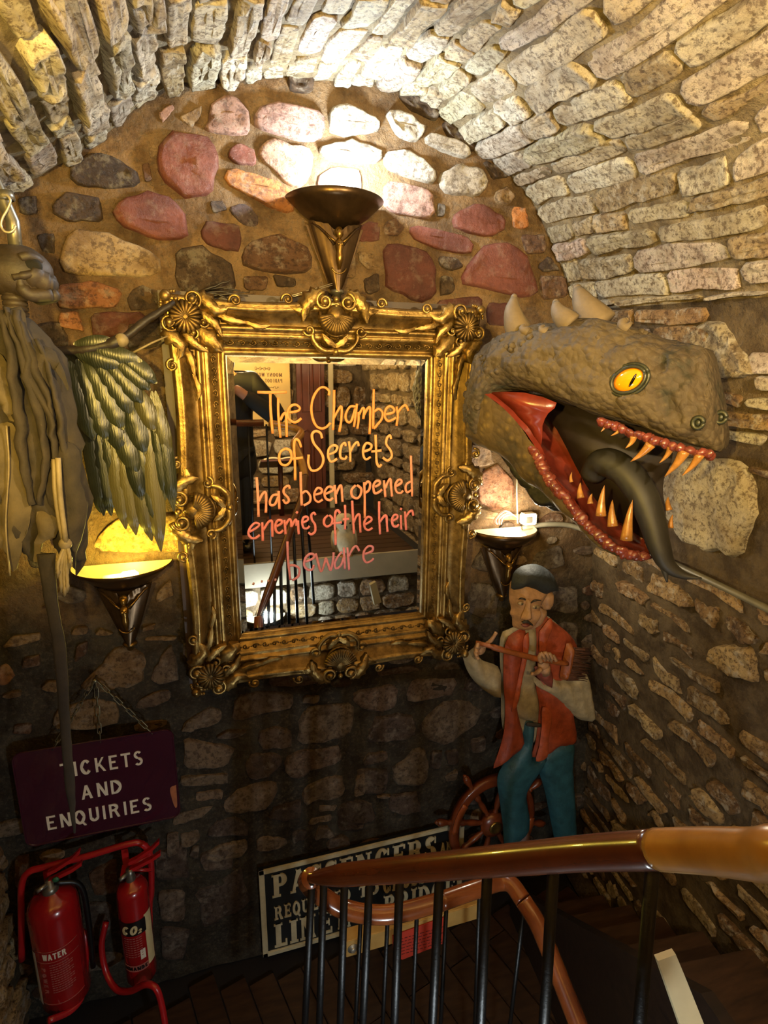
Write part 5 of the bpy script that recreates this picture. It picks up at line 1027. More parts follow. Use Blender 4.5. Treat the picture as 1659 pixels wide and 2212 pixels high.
# ------------------------------------------------------------ stair railing
simple('rail_pine', '#a8742a', .28, 0, .3, 7, .1, coat=.3, c2='#7d4f16'); simple('rail_dark', '#58290f', .25, 0, .25, 6, .05, coat=.4); simple('rail_copper', '#8a4a22', .22, 0, .3, 6, .05, coat=.5, c2='#5a2c14'); simple('iron', '#0d0b0a', .42, 0, .2, 40, .4, .003, spec=.35)
UR = [(1760, 1852, .56), (1640, 1846, .64), (1530, 1838, .73), (1424, 1835, .82), (1250, 1844, .95), (1050, 1862, 1.1), (900, 1876, 1.25), (780, 1886, 1.4), (710, 1893, 1.5), (672, 1896, 1.56)]
TU = [(672, 1896, 1.56), (664, 1906, 1.62), (690, 1932, 1.67), (740, 1962, 1.69), (800, 1975, 1.69), (860, 1972, 1.7), (950, 1948, 1.74)]
LR = [(950, 1948, 1.74), (1030, 1920, 1.8), (1078, 1905, 1.84), (1104, 1910, 1.83), (1130, 1945, 1.79)]
L2 = [(1130, 1945, 1.79), (1168, 2010, 1.74), (1240, 2190, 1.64), (1300, 2340, 1.55)]
railing = thing('stair_railing', 'curving wooden stair handrail on black iron balusters turning back below', 'railing', dep(1050, 1900, 1.1)*1.0)
railing.location.z = .3
def rsec(pts, r, mat, n=10, extra=None):
    m = MB(); pp = [dep(*p) for p in pts]; pp = (extra or [])+pp; m.tube(cr(pp, n), r, 18); return m.build('handrail_section', mat, railing)
rsec(UR[:4], .0285, 'rail_pine', extra=[V((.4, .1, 2.52)), V((.62, .16, 2.46))]); rsec(UR[3:], [.0275]*45+[.0275-.0009*i for i in range(16)], 'rail_dark'); rsec(TU, .027, 'rail_copper'); rsec(LR, .0275, 'rail_copper'); rsec(L2, .0275, 'rail_dark' if 0 else 'rail_copper')
def bal(x0, y0, x1, d, r, L, drop=0):
    a = dep(x0, y0, d)-V((0, 0, .0)); b0 = ray(x1, 2212); best = CAM+b0*(d*.0+((a-CAM).dot(V((FWD.x, FWD.y, 0)).normalized()))/b0.dot(V((FWD.x, FWD.y, 0)).normalized())); dr = (best-a).normalized(); b = a+dr*L
    m = MB(); m.tube([a+V((0, 0, .01)), b], r, 10); m.build('baluster', 'iron', railing)
def ud(x): return interp([672, 710, 780, 900, 1050, 1250, 1424, 1530], [1.56, 1.5, 1.4, 1.25, 1.1, .95, .82, .73], x)
for x0, y0, x1 in ((674, 1905, 659), (700, 1902, 690), (745, 1898, 735), (799, 1894, 784), (864, 1890, 852), (950, 1884, 934), (1053, 1876, 1038), (1196, 1864, 1175), (1411, 1850, 1381)): bal(x0, y0, x1, ud(x0), .0105, .95)
for x0, y0, x1, d in ((780, 1975, 768, 1.69), (838, 1975, 827, 1.7), (901, 1963, 891, 1.72), (965, 1944, 952, 1.75), (1036, 1920, 1026, 1.8), (1133, 1952, 1102, 1.785)): bal(x0, y0, x1, d, .007, .95)
# pine beam with bolts, and the paper notice on it
simple('pine', '#c9a35e', .55, 0, .2, 5, .1, c2='#a87f3e'); simple('paper_red', '#c23a24', .8, 0, .08, 20, 0); simple('ink_dark', '#5a1a10', .8, 0, 0, 10, 0); simple('zinc', '#b9b5a8', .35, .7, .1, 20, 0)
YBm = 1.78; bc = [at(x, y, YBm) for x, y in ((747, 2042), (1050, 1941), (747, 2087))]; beam = thing('pine_beam', 'pale pine beam bolted across behind the balusters', 'beam', V((bc[0].x, YBm, bc[2].z)))
m = MB(); zc = (bc[0].z+bc[1].z)/2; hb = zc-((bc[2].z)); hb = .085; m.box(((bc[0].x+bc[1].x)/2, YBm+.03, zc-hb/2), bc[1].x-bc[0].x, .06, hb, bev=.003); bo = m.build('timber', 'pine', beam, False)
for x, y in ((762, 2063), (1040, 1972)):
    c = at(x, y, YBm); c = V((c.x, YBm, zc-hb/2)); m = MB(); m.lathe([(0, 0), (.022, 0), (.022, .004), (.011, .005), (.011, .014), (.008, .016), (0, .016)], c, (0, -1, 0), 16); m.build('bolt', 'zinc', beam)
n0 = [at(x, y, YBm-.006) for x, y in ((848, 2022), (963, 1980), (963, 2036), (870, 2073), (850, 2070))]
paper = MB(); puff(paper, [(p.x, p.z) for p in n0], lambda u, v, w_: V((u, YBm-.006-w_, v)), .002, .03, .03, crv=False); po = paper.build('paper_notice', 'paper_red', None, True, (n0[3].x, YBm-.006, n0[3].z)); tag(po, 'red paper notice with faint writing pinned to the pine beam', 'notice')
m = MB(); u0, u1 = n0[0].x+.02, n0[1].x-.02; rr = random.Random(4)
for i in range(6):
    v = n0[0].z-.028-i*.017; x = u0
    while x < u1: L = rr.uniform(.008, .022); m.add([V((x, YBm-.0088, v)), V((x+L, YBm-.0088, v)), V((x+L, YBm-.0088, v+.004)), V((x, YBm-.0088, v+.004))], [(0, 1, 2, 3)]); x += L+.006
o = m.build('handwriting', 'ink_dark', po, False); o['kind'] = 'stuff'
# ------------------------------------------------------------ floor boards, dark stair string, white board
def wood_mat(name, a, b, rough=.45):
    n = NT(name); v = n.obj(); mp_ = n.n('ShaderNodeMapping'); mp_.inputs['Scale'].default_value = (3, 18, 18); mp_.inputs['Rotation'].default_value = (0, 0, R(38)); n.l(v, mp_.inputs[0]); f = n.noise(2.2, 7, .62, mp_.outputs[0])
    oc = n.n('ShaderNodeObjectInfo').outputs['Random']; c = n.ramp(f, [(.3, lin(a)), (.7, lin(b))]); n.set(color=n.mix(c, (.3, .3, .3, 1), n.math('MULTIPLY', oc, .5), 'MULTIPLY'), rough=rough); n.bump(f, .25, .004); MATS[name] = n.m
wood_mat('floor_wood', '#2c1c11', '#4a3220'); wood_mat('dark_wood', '#1a110c', '#2c1d13', .5); simple('floor_bed', '#120c08', .9, 0, .2, 5, 0)
m = MB(); m.box((.4, 1.2, -.04), 3.2, 2.3, .04); fl = m.build('floor', 'floor_bed', None, False, (0, 0, 0)); fl['kind'] = 'structure'
a, b = atz(930, 2070, 0), atz(1030, 2212, 0); fd = (b-a); fd.z = 0; fd.normalize(); fn = V((-fd.y, fd.x, 0)); Mx = Matrix((fd, fn, V((0, 0, 1)))).transposed(); fc = V((.45, 1.25, 0))
for i in range(-12, 13):
    for j in range(-1, 2):
        c = fc+fn*i*.125+fd*(j*1.1+(.5 if i % 2 else 0)); 
        lo = max(-.55, -.55); m = MB(); m.box(c+V((0, 0, -.012+.002*((i*7) % 3))), 1.094, .119, .024, Mx, .003)
        if all(-1.1 < v.x < 1.95 and .15 < v.y < 2.28 for v in m.v): m.build('plank', 'floor_wood', fl, False)
        else:
            m2 = MB(); k_ = []
            for t in range(23):
                q = c+fd*(-.547+1.094*t/22)
                if -1.05 < q.x < 1.88 and .2 < q.y < 2.2: k_.append(q)
            if len(k_) > 3: L = (k_[-1]-k_[0]).length; m2.box((k_[0]+k_[-1])/2+V((0, 0, -.012)), L, .119, .024, Mx, .003); m2.build('plank', 'floor_wood', fl, False)
def corner_pt(x, y, z): return atz(x, y, z)
stairs = thing('stair_flight', 'dark timber stair flight climbing along the right stone wall', 'stairs', V((1.45, 1.5, 0)))
sdir = V((surf(A_END, 1.0)-surf(A_END, .2))); sdir.z = 0; sdir.normalize(); sn = V((sdir.y, -sdir.x, 0)); sn = sn if sn.x < 0 else -sn
s0 = V((surf(A_END, .35).x, YB-.35, 0))+sn*.06
for i in range(5):
    z = .17*(i+1); a = s0+sdir*(.21*i); m = MB(); Ms = Matrix((sdir, sn, V((0, 0, 1)))).transposed()
    m.box(a+sn*.23+sdir*.12+V((0, 0, z-.016)), .26, .42, .032, Ms, .006); m.build('tread', 'floor_wood', stairs, False); m = MB(); m.box(a+sn*.23+sdir*.02+V((0, 0, z-.105)), .02, .41, .15, Ms); m.build('riser', 'dark_wood', stairs, False)
m = MB(); q0 = s0+sn*.455; m.prism([q0-sdir*.12, q0+sdir*1.25, q0+sdir*1.25+V((0, 0, 1.12)), q0+sdir*1.1+V((0, 0, 1.12)), q0-sdir*.12+V((0, 0, .18))], sn*.04); m.build('stringer', 'dark_wood', stairs, False)
simple('white_paint', '#b8ab88', .5, 0, .1, 8, .05)
wb = [dep(x, y, d) for x, y, d in ((1421, 2076, 1.38), (1460, 2062, 1.38), (1480, 2110, 1.38), (1528, 2230, 1.38), (1478, 2240, 1.38), (1440, 2130, 1.38))]
m = MB(); m.prism(wb, FWD*.02); o = m.build('white_board', 'white_paint', None, False, wb[4]); tag(o, 'chipped white painted board end leaning by the right wall', 'board')
simple('plaster_ledge', '#6c6350', .85, 0, .2, 8, .3)
# ------------------------------------------------------------ robed skeleton hanging at the left
simple('old_bone', '#382d22', .6, 0, .35, 22, .4, .004); simple('bone_pale', '#8a7a58', .55, 0, .3, 22, .3); simple('robe', '#352c1f', .85, 0, .35, 16, .5, .006); simple('robe_pale', '#5d5036', .85, 0, .3, 14, .4, .005); simple('socket_black', '#080605', .9, 0, 0, 10, 0)
YS = 1.82
def sk(x, y, w_=0):
    p = at(x/2.514, 400+y/2.514, YS); return V((p.x, YS-w_, p.z))
skel = thing('robed_skeleton', 'hanging skeleton in tattered brown robes with a gaping skull', 'skeleton', sk(200, 2150))
m = MB(); c = sk(95, 470)
m.ball(c, (.085, .066, .068), 28, 18); m.ball(sk(45, 500), (.055, .056, .05), 18, 12); m.ball(sk(170, 440), (.035, .05, .034), 16, 12)
for sg in (-1, 1):
    m.tube(cr([sk(150, 415, sg*.052), sk(190, 405, sg*.05), sk(222, 420, sg*.03), sk(228, 432, sg*.01)], 4), [.012]*6+[.013]*7, 9); m.tube(cr([sk(110, 520, sg*.06), sk(160, 512, sg*.062), sk(205, 495, sg*.05), sk(222, 470, sg*.036)], 4), [.008]*4+[.011]*5+[.01]*4, 9)
    m.tube(cr([sk(180, 490, sg*.03), sk(225, 515, sg*.024), sk(262, 535, sg*.016), sk(290, 542, sg*.008)], 4), [.034]*4+[.028]*5+[.02]*3+[.012], 12)
m.tube([sk(225, 430, 0), sk(245, 465, 0), sk(252, 480, 0)], [.014, .012, .006], 8)
m.noise(.003, 30); skull2 = m.build('skull', 'old_bone', skel)
m = MB(); m.ball(sk(196, 455, .042), (.026, .016, .021), 14, 10); m.noise(.004, 40); m.build('eye_socket', 'socket_black', skull2); m = MB(); m.ball(sk(247, 495, .012), (.009, .016, .016), 10, 8); m.build('nasal_hollow', 'socket_black', skull2)
m = MB()
for sg in (-1, 1): m.tube(cr([sk(135, 515, sg*.048), sk(150, 570, sg*.045), sk(190, 605, sg*.036), (sk(285, 598, sg*.014))], 5), [.012]*5+[.017]*5+[.018]*6, 10)
m.tube([sk(285, 598, -.014), sk(292, 598, 0), sk(285, 598, .014)], .017, 8); m.build('jaw_bone', 'old_bone', skel)
for i in range(6):
    m = MB(); x = 222+i*10; m.tube([sk(x+8, 550+i*1.2, .034-.004*i), sk(x+9, 566+i, .034-.004*i)], [.0045, .003], 6); m.build('tooth', 'bone_pale', skull2)
m = MB()
for i in range(5): m.lathe([(.02, -.008), (.03, -.004), (.03, .006), (.02, .01)], sk(75+i*4, 590+i*28, 0), (0, 0, 1), 12)
m.tube([sk(75, 570), sk(95, 720)], .02, 10); m.build('neck_bone', 'old_bone', skel)
def robe(name, pts, mat, d, r, base, fr=60, amp=.014, tilt=14, step=.018):
    m = MB(); poly = [(sk(x, y).x, sk(x, y).z) for x, y in pts]
    puff(m, poly, lambda u, v, w_: V((u, YS-w_, v)), d, r, step, base, lambda u, v: amp*math.sin(u*fr+v*tilt+2*noise.noise(V((u*5, v*5, 0))))+.5*amp*math.sin(u*fr*2.3-v*tilt*1.4), sub=3); m.noise(.012, 16); m.noise(.006, 45); return m.build(name, mat, skel)
robe('robe', [(10, 690), (120, 680), (190, 740), (300, 870), (370, 990), (390, 1100), (415, 1250), (455, 1400), (465, 1560), (490, 1690), (480, 1900), (455, 2030), (430, 2130), (405, 2060), (380, 2000), (330, 2020), (290, 1960), (265, 1860), (190, 2050), (110, 1960), (60, 2080), (0, 1900), (-80, 1700), (-90, 900)], 'robe', .07, .06, .0)
robe('inner_cloth', [(20, 1290), (105, 1290), (150, 1440), (200, 1650), (190, 1800), (150, 1960), (110, 2070), (60, 1940), (0, 1900), (-30, 1500)], 'robe_pale', .02, .05, .065, 40, .01)
robe('robe_fold', [(20, 690), (150, 690), (220, 830), (330, 900), (390, 1060), (390, 1100), (300, 980), (330, 1250), (300, 1400), (250, 1300), (200, 1000), (120, 850), (30, 760)], 'robe', .03, .04, .075, 80, .016)
robe('robe_fold', [(0, 900), (60, 940), (120, 1080), (130, 1120), (90, 1100), (140, 1230), (145, 1260), (100, 1270), (30, 1160), (-40, 1100), (-50, 950)], 'robe_pale', .035, .03, .075, 70, .012)
robe('sleeve', [(330, 1400), (400, 1380), (455, 1420), (470, 1600), (490, 1700), (470, 1900), (440, 2050), (420, 1950), (380, 1900), (350, 1760), (300, 1700), (290, 1500)], 'robe', .035, .03, .07, 90, .012)
robe('torn_sleeve', [(235, 1740), (300, 1740), (355, 1790), (330, 1860), (270, 1900), (250, 2000), (225, 1990), (240, 1850)], 'robe_pale', .03, .03, .08, 70, .012)
for pts, r in (([(150, 700), (200, 900), (250, 1200), (300, 1450), (260, 1700)], .018), ([(60, 700), (130, 950), (160, 1200), (190, 1500), (230, 1700)], .02), ([(100, 690), (190, 960), (330, 1300), (350, 1500)], .016), ([(250, 840), (340, 1080), (380, 1300), (400, 1500)], .014), ([(180, 760), (240, 980), (310, 1150), (330, 1300)], .015)):
    m = MB(); pp = cr([sk(x, y, .1) for x, y in pts], 6); m.tube(pp, [r*(.6+.5*math.sin(math.pi*i/(len(pp)-1))) for i in range(len(pp))], 10, flat=.6); m.noise(.012, 14); m.noise(.005, 40); m.build('robe_fold', 'robe', skel)
m = MB(); m.tube(cr([sk(372, 1450, .12), sk(385, 1650, .125), sk(410, 1880, .12)], 5), .0075, 7); m.tube(cr([sk(350, 1460, .11), sk(360, 1650, .115), sk(395, 1880, .11)], 5), .008, 7); m.ball(sk(405, 1890, .115), (.018, .014, .018), 9, 7); arm = m.build('forearm_bone', 'bone_pale', skel)
for i, (x, y, dx) in enumerate(((380, 2060, -26), (395, 2130, -18), (412, 2150, -4), (425, 2130, 6), (440, 2010, 22))):
    m = MB(); pp = [sk(402+i*3, 1900, .115), sk((402+x)/2+dx*.6, (1900+y)/2, .13), sk(x, y-40, .14), sk(x-6, y, .13)]; m.tube(cr(pp, 4), [.007, .006, .0065, .005, .007, .005, .0055, .0045, .006, .0045, .004, .003, .002], 7); m.build('finger_bone', 'bone_pale', arm)
m = MB(); pp = cr([sk(300, 1950, .1), sk(315, 2120, .1), at(128, 1400, YS-.1), at(140, 1560, YS-.1), at(152, 1700, YS-.1), at(162, 1800, YS-.1)], 6); m.tube(pp, [interp([0, .3, .8, 1], [.024, .018, .014, .003], i/(len(pp)-1)) for i in range(len(pp))], 10, flat=.35, up=(0, -1, 0)); m.noise(.003, 18); m.build('robe_tail', 'robe', skel)
m = MB(); m.tube(cr([sk(100, 1290, .1), sk(115, 1500, .105), sk(95, 1800, .1), sk(115, 2060, .1)], 6), .0025, 5); m.build('hanging_thread', 'bone_pale', skel)
# pole and hook it hangs from
pole = thing('hanging_pole', 'steel pole rising from the skull to the vault with a wire hook', 'pole', sk(95, 360))
m = MB(); a, b = sk(90, 385, 0), sk(-30, -20, .0); m.tube([a, sk(70, 200, 0), b, sk(-190, -500, 0)], .017, 14); m.build('tube', 'steel', pole); m = MB(); q = sk(25, 60, .0); m.lathe([(.018, -.012), (.023, -.01), (.023, .01), (.018, .012)], q, (b-a), 14); m.build('collar', 'steel', pole)
simple('wire', '#c9bda0', .3, .6, .1, 20, 0)
m = MB(); m.tube(cr([sk(28, 70, .026), sk(60, 75, .03), sk(77, 105, .03), (sk(60, 150, .03)), sk(35, 195, .03), sk(27, 235, .03), sk(45, 265, .03), sk(75, 270, .03), sk(97, 255, .03), sk(104, 235, .03)], 6), .0032, 7); m.build('wire_hook', 'wire', pole)

# ------------------------------------------------------------ feathered wing
def feather_mat(name, a, b):
    n = NT(name); v = n.obj(); wv = n.n('ShaderNodeTexWave', i_Scale=40, i_Distortion=6, i_Detail=3); n.l(v, wv.inputs[0]); oc = n.n('ShaderNodeObjectInfo').outputs['Random']
    c = n.mix(lin(a), lin(b), oc); c = n.mix(c, (.4, .4, .3, 1), n.math('MULTIPLY', n.noise(30, 6, .6, v), .6), 'MULTIPLY'); n.set(color=c, rough=.38, spec=.6); n.bump(wv.outputs['Fac'], .12, .003); MATS[name] = n.m
feather_mat('feather', '#161c10', '#30331d'); feather_mat('feather_lit', '#33341c', '#57502c'); simple('wing_bone', '#2a2118', .5, 0, .3, 20, .4)  # paler yellow copy of feather: lamplight on the lower feathers put into colour
YWg = 2.13
def wg(x, y, w_=0):
    p = at(x/2.514, 400+y/2.514, YWg); return V((p.x, YWg-w_, p.z))
wing = thing('feathered_wing', 'dark green leathery feathered wing stretched towards the mirror frame', 'wing', wg(700, 1960))
m = MB(); m.tube(cr([wg(300, 905, .06), wg(450, 900, .075), wg(580, 880, .08), wg(670, 850, .08), wg(720, 815, .07), wg(820, 730, .05), wg(945, 645, .02)], 5), [.014]*6+[.017]*6+[.02]*6+[.014]*6+[.011]*7, 10); m.noise(.003, 40); m.build('arm_bone', 'wing_bone', wing)
m = MB(); m.ball(wg(680, 850, .085), (.022, .02, .022), 10, 8); m.tube([wg(700, 930, .05), wg(830, 860, .04), wg(912, 822, .02)], [.004, .0035, .003], 6); m.build('strut', 'bone_pale', wing)
FE = [(430, 900, 560, 1600, 60, 0), (470, 1150, 570, 1790, 58, 0), (510, 1200, 610, 1790, 60, 0), (560, 1250, 655, 1720, 56, 0), (600, 1300, 690, 1860, 56, 1), (650, 1350, 745, 1890, 56, 1), (690, 1350, 830, 1920, 60, 1), (740, 1300, 850, 1840, 56, 0), (790, 1200, 880, 1975, 56, 1), (830, 1120, 905, 1700, 46, 0), (850, 1120, 950, 1760, 46, 0), (700, 1380, 780, 1700, 46, 0), (840, 1150, 925, 1480, 44, 1), (620, 1250, 760, 1560, 56, 0), (560, 1150, 690, 1450, 60, 0), (690, 1150, 800, 1450, 54, 0), (740, 1080, 850, 1330, 50, 1),
      (400, 960, 530, 1380, 66, 0), (440, 950, 600, 1380, 66, 0), (480, 950, 690, 1320, 66, 0), (520, 930, 740, 1240, 62, 0), (560, 920, 790, 1180, 58, 0), (600, 910, 830, 1110, 54, 0), (640, 900, 865, 1075, 50, 0), (420, 900, 700, 985, 52, 0), (460, 880, 790, 960, 46, 0), (430, 870, 640, 850, 36, 0)]
for i, (bx, by, tx, ty, w_, tp) in enumerate(FE):
    a, b = V((bx, by)), V((tx, ty)); d = (b-a); L = d.length; d.normalize(); n_ = V((-d.y, d.x)); prof_ = [(0, .12), (.15, .6), (.4, .95), (.62, 1), (.82, .72), (.94, .3), (1, 0)]
    left = [a+d*L*s_+n_*w_*q for s_, q in prof_]; right = [a+d*L*s_-n_*w_*q for s_, q in reversed(prof_[:-1])]; poly = [(wg(p.x, p.y).x, wg(p.x, p.y).z) for p in left+right]; m = MB(); base = .012+.0028*i; aw, bw_ = wg(*a), wg(*b); du = V((bw_.x-aw.x, bw_.z-aw.z)).normalized(); nn = V((-du.y, du.x))
    puff(m, poly, lambda u, v, q, base=base, aw=aw, du=du: V((u, YWg-q-base-.03*max(0, (V((u-aw.x, v-aw.z)).dot(du)))**1.0*.4, v)), .01, .02, .022, 0, lambda u, v, aw=aw, nn=nn, i=i: .006*math.exp(-(((V((u-aw.x, v-aw.z)).dot(nn))/.006)**2))+.0008*math.sin(V((u-aw.x, v-aw.z)).dot(V((nn.y, -nn.x)))*160+i), sub=3); m.build('feather', 'feather_lit' if tp else 'feather', wing)
m = MB(); puff(m, [(wg(x, y).x, wg(x, y).z) for x, y in ((330, 900), (450, 880), (560, 1000), (560, 1300), (640, 1650), (560, 1780), (500, 1700), (440, 1400), (390, 1150))], lambda u, v, w_: V((u, YWg-w_, v)), .02, .05, .03, 0, lambda u, v: .006*math.sin(u*80+v*20)); m.build('membrane', 'feather', wing)
# dry twigs over the mirror corner
m = MB(); twg = thing('dry_twigs', 'bunch of dry dark twigs lying behind the top of the mirror frame', 'twigs', at(470, 645, 2.2))
for i, pts in enumerate((((430, 632), (470, 622), (520, 628)), ((425, 636), (475, 630), (535, 640)), ((440, 628), (480, 612), (500, 606)), ((450, 640), (500, 634), (540, 632)), ((432, 640), (460, 634), (490, 644)))):
    m = MB(); m.tube(cr([at(x, y, 2.2-.01*i) for x, y in pts], 5), [.005-.0003*k for k in range(11)], 6); m.noise(.004, 40); m.build('twig', 'wing_bone', twg)
# ------------------------------------------------------------ conduit, ballast box and wires by the right lamp
simple('conduit', '#75705f', .5, .2, .2, 10, .1); simple('wire_red', '#b5382a', .5, 0, 0, 10, 0); simple('wire_white', '#d8d2c0', .5, 0, 0, 10, 0)
m = MB(); m.tube(cr([at(1128, 1140, 2.27), at(1180, 1133, 2.265), at(1230, 1135, 2.25), at(1275, 1150, 2.2), at(1305, 1165, 2.12)]+[Svault(*px_on_vault(x, y, A_SP, A_END-.3), .034) for x, y in ((1345, 1178), (1400, 1190), (1450, 1205), (1555, 1252), (1659, 1302), (1760, 1352))], 6), .0125, 10)
p0 = at(1200, 1135, 2.25); o = m.build('conduit', 'conduit', None, True, (p0.x, p0.y, p0.z)); tag(o, 'grey conduit running from the lamp along the right stone wall', 'pipe')
bx = at(1141, 1120, 2.25); bal_ = thing('lamp_ballast', 'small white ballast box with loose wires above the right lamp', 'ballast', bx-V((0, 0, .03)))
m = MB(); m.box(bx, .07, .05, .055, None, .006); m.build('box', 'enamel', bal_, False); m = MB(); m.box(bx+V((-.012, -.028, 0)), .035, .01, .03, None, .003); m.build('terminal_block', 'steel', bal_, False)
for i in range(6):
    m = MB(); a = at(1118, 1118, 2.24); m.tube(cr([a, at(1105-i*3, 1112-i*2, 2.23), at(1088-i*4, 1118+i, 2.22), at(1082-i*2, 1133, 2.22)], 5), .0022, 5); m.build('wire', 'wire_red' if i % 2 else 'wire_white', bal_)
m = MB(); m.tube([at(1118, 1130, 2.24), at(1116, 1060, 2.25), at(1117, 1010, 2.27)], .003, 6); m.build('wire', 'wire_white', bal_)
m = MB(); cb = thing('cable_tie', 'pair of thin pale wires tied from the top lamp to the frame', 'wire', at(612, 645, 2.18))
for k in range(2): m = MB(); m.tube([at(718, 612+k*4, 2.22), at(612, 644+k*3, 2.16)], .0016, 5); m.build('wire', 'wire', cb)
# ------------------------------------------------------------ the landing behind the camera, seen in the mirror
ZL = 1.42
wall_rear = grid_wall('wall_rear', -1.15, 1.65, ZL-.05, 3.75, YR, 'mortar_right', 40, 40, .014, .15, 1)
def Srear(x, z, h): return V((x, YR+h, z))
r5 = random.Random(11); z = ZL+.05
while z < 3.55:
    h = r5.uniform(.14, .26); x = -1.1
    while x < 1.5:
        L = r5.uniform(.2, .46); cx, cz = x+L/2, z+h/2
        if not (.86 < cx < 1.3): add_stone(wall_rear, Srear, [(x+.02+r5.uniform(-.02, .02), z+.02), (x+L/2, z+.015), (x+L-.02+r5.uniform(-.02, .02), z+.02), (x+L-.015, z+h/2), (x+L-.02, z+h-.02), (x+L/2, z+h-.015), (x+.02, z+h-.02), (x+.015, z+h/2)], r5.uniform(.02, .04), rc(r5.choice(RW+CREAM[:3]), .14, r5), 'stone_vault', r5, 14, .07)
        x += L
    z += h
polys = []; a = A_SP+.02
while a < A_SP+1.9:
    h = r5.uniform(.12, .22); t = 1.34
    while t < 3.6:
        L = r5.uniform(.18, .42); polys.append(([(a+.02, t+.02), (a+.015, t+L/2), (a+.02, t+L-.02), (a+h/2, t+L-.015), (a+h-.02, t+L-.02), (a+h-.015, t+L/2), (a+h-.02, t+.02), (a+h/2, t+.015)], r5.uniform(.02, .045))); t += L
    a += h
joined_stones('far_stones', wall_right, Svault, polys, 'stone_vault', r5, lin('#a8906a'))
lf = MB(); lf.box((.25, -.82, ZL-.06), 2.9, 1.84, .08); o = lf.build('floor_landing', 'floor_bed', None, False, (0, 0, 0)); o['kind'] = 'structure'
for i in range(14):
    m = MB(); m.box((.25, .02-i*.13, ZL-.01), 2.7, .124, .02, None, .003); m.build('plank', 'floor_wood', o, False)
simple('fascia_paint', '#9a8f78', .6, 0, .12, 6, .1); m = MB(); m.box((.3, .115, ZL-.09), 2.7, .03, .2, None, .004); tr_ = m.build('trim_1', 'fascia_paint', None, False, (.3, .115, ZL-.2)); tr_['kind'] = 'structure'
wall_under = grid_wall('wall_front', -1.1, 1.7, 0, ZL-.18, .06, 'mortar_right', 30, 14, .012, .1, 1)
z = .04
while z < ZL-.3:
    h = r5.uniform(.1, .17); x = -1.0
    while x < 1.55:
        L = r5.uniform(.14, .32); add_stone(wall_under, lambda a, b, c: V((a, .06+c, b)), [(x+.015, z+.01), (x+L/2, z+.008), (x+L-.015, z+.012), (x+L-.01, z+h/2), (x+L-.016, z+h-.01), (x+L/2, z+h-.012), (x+.012, z+h-.01), (x+.01, z+h/2)], r5.uniform(.015, .03), rc(r5.choice(RW+CREAM[:3]), .14, r5), 'stone_vault', r5, 12, .07); x += L
    z += h
# poster
simple('parchment', '#b79a5c', .8, 0, .12, 5, .05); simple('sepia', '#4a2d18', .8, 0, 0, 10, 0)
pxa, pxb, pza, pzb = .12, .8, 2.35, 3.22
m = MB(); m.box(((pxa+pxb)/2, YR+.075, (pza+pzb)/2), pxb-pxa, .008, pzb-pza); poster = m.build('poster', 'parchment', None, False, ((pxa+pxb)/2, YR+.075, pza)); tag(poster, 'tall yellowed parchment poster with sepia lettering reflected in the mirror', 'poster')
PQ = lambda u, v, w_: V((pxb-.06-u, YR+.0795+w_, v))
def pl(text, u0, u1, v, h, **k): lettering(text, PQ, u0, u1, v, h, .001, 'sepia', poster, one=True, name='poster_text', **k)
pl('MOONY WORMTAIL', .02, .44, 2.86, .038, gap=.12); pl('PADFOOT', .02, .2, 2.8, .038); pl('PRONGS', .26, .44, 2.8, .038)
m = MB(); rp = random.Random(8)
for ln, (v, u0, u1, s_) in enumerate(((2.94, .14, .3, .02), (2.75, .06, .4, .014), (3.08, .05, .45, .05))):
    pts = []; n = 60
    for k in range(n): t = k/n; pts.append(PQ(u0+(u1-u0)*t+.006*math.sin(k*1.7), v+s_*math.sin(k*1.05)*(.6+.4*math.sin(k*.37)), .001))
    m.tube(pts, .0022, 4)
for x in range(9):
    u = .05+.045*x; hh = rp.uniform(.06, .2); m.tube([PQ(u-.014, 2.5, .001), PQ(u-.012, 2.5+hh*.6, .001), PQ(u, 2.5+hh, .001), PQ(u+.012, 2.5+hh*.6, .001), PQ(u+.014, 2.5, .001)], .002, 4)
o = m.build('poster_drawing', 'sepia', poster); o['kind'] = 'stuff'
# door with twin arched panels
simple('door_wood', '#5a2c1a', .45, 0, .25, 6, .15); m = MB(); m.box((1.02, YR+.05, 2.2), .3, .06, 1.9, None, .004); door = m.build('door_1', 'door_wood', None, False, (1.02, YR+.05, ZL)); door['kind'] = 'structure'
for sx in (-.06, .06):
    for z0, z1 in ((2.5, 3.05), (1.5, 2.3)):
        m = MB(); pts = [V((1.02+sx-.04, YR+.084, z0)), V((1.02+sx-.04, YR+.084, z1-.05))]+[V((1.02+sx+.04*math.cos(a), YR+.084, z1-.05+.05*math.sin(a))) for a in [math.pi-k*math.pi/8 for k in range(9)]]+[V((1.02+sx+.04, YR+.084, z0))]; m.tube(pts+[pts[0]], .008, 6, False); m.build('tracery', 'door_wood', door)
m = MB(); m.ball((.9, YR+.1, 2.3), .022, 10, 8); m.build('door_knob', 'brass', door)
m = MB(); m.box((1.24, YR+.06, 2.2), .05, .05, 1.9, None, .004); o = m.build('trim_2', 'white_paint', None, False, (1.24, YR+.06, ZL)); o['kind'] = 'structure'
# landing rail with balusters
lr = thing('landing_rail', 'straight wooden landing rail on black balusters in front of the photographer', 'railing', (.2, .1, ZL))
m = MB(); m.tube([(-.75, .1, 2.52), (.0, .1, 2.52), (.36, .1, 2.52)], .026, 16); m.build('handrail', 'rail_dark', lr)
for i in range(9): m = MB(); m.tube([(-.7+i*.135, .1, 2.51), (-.7+i*.135, .1, ZL)], .008, 8); m.build('baluster', 'iron', lr)
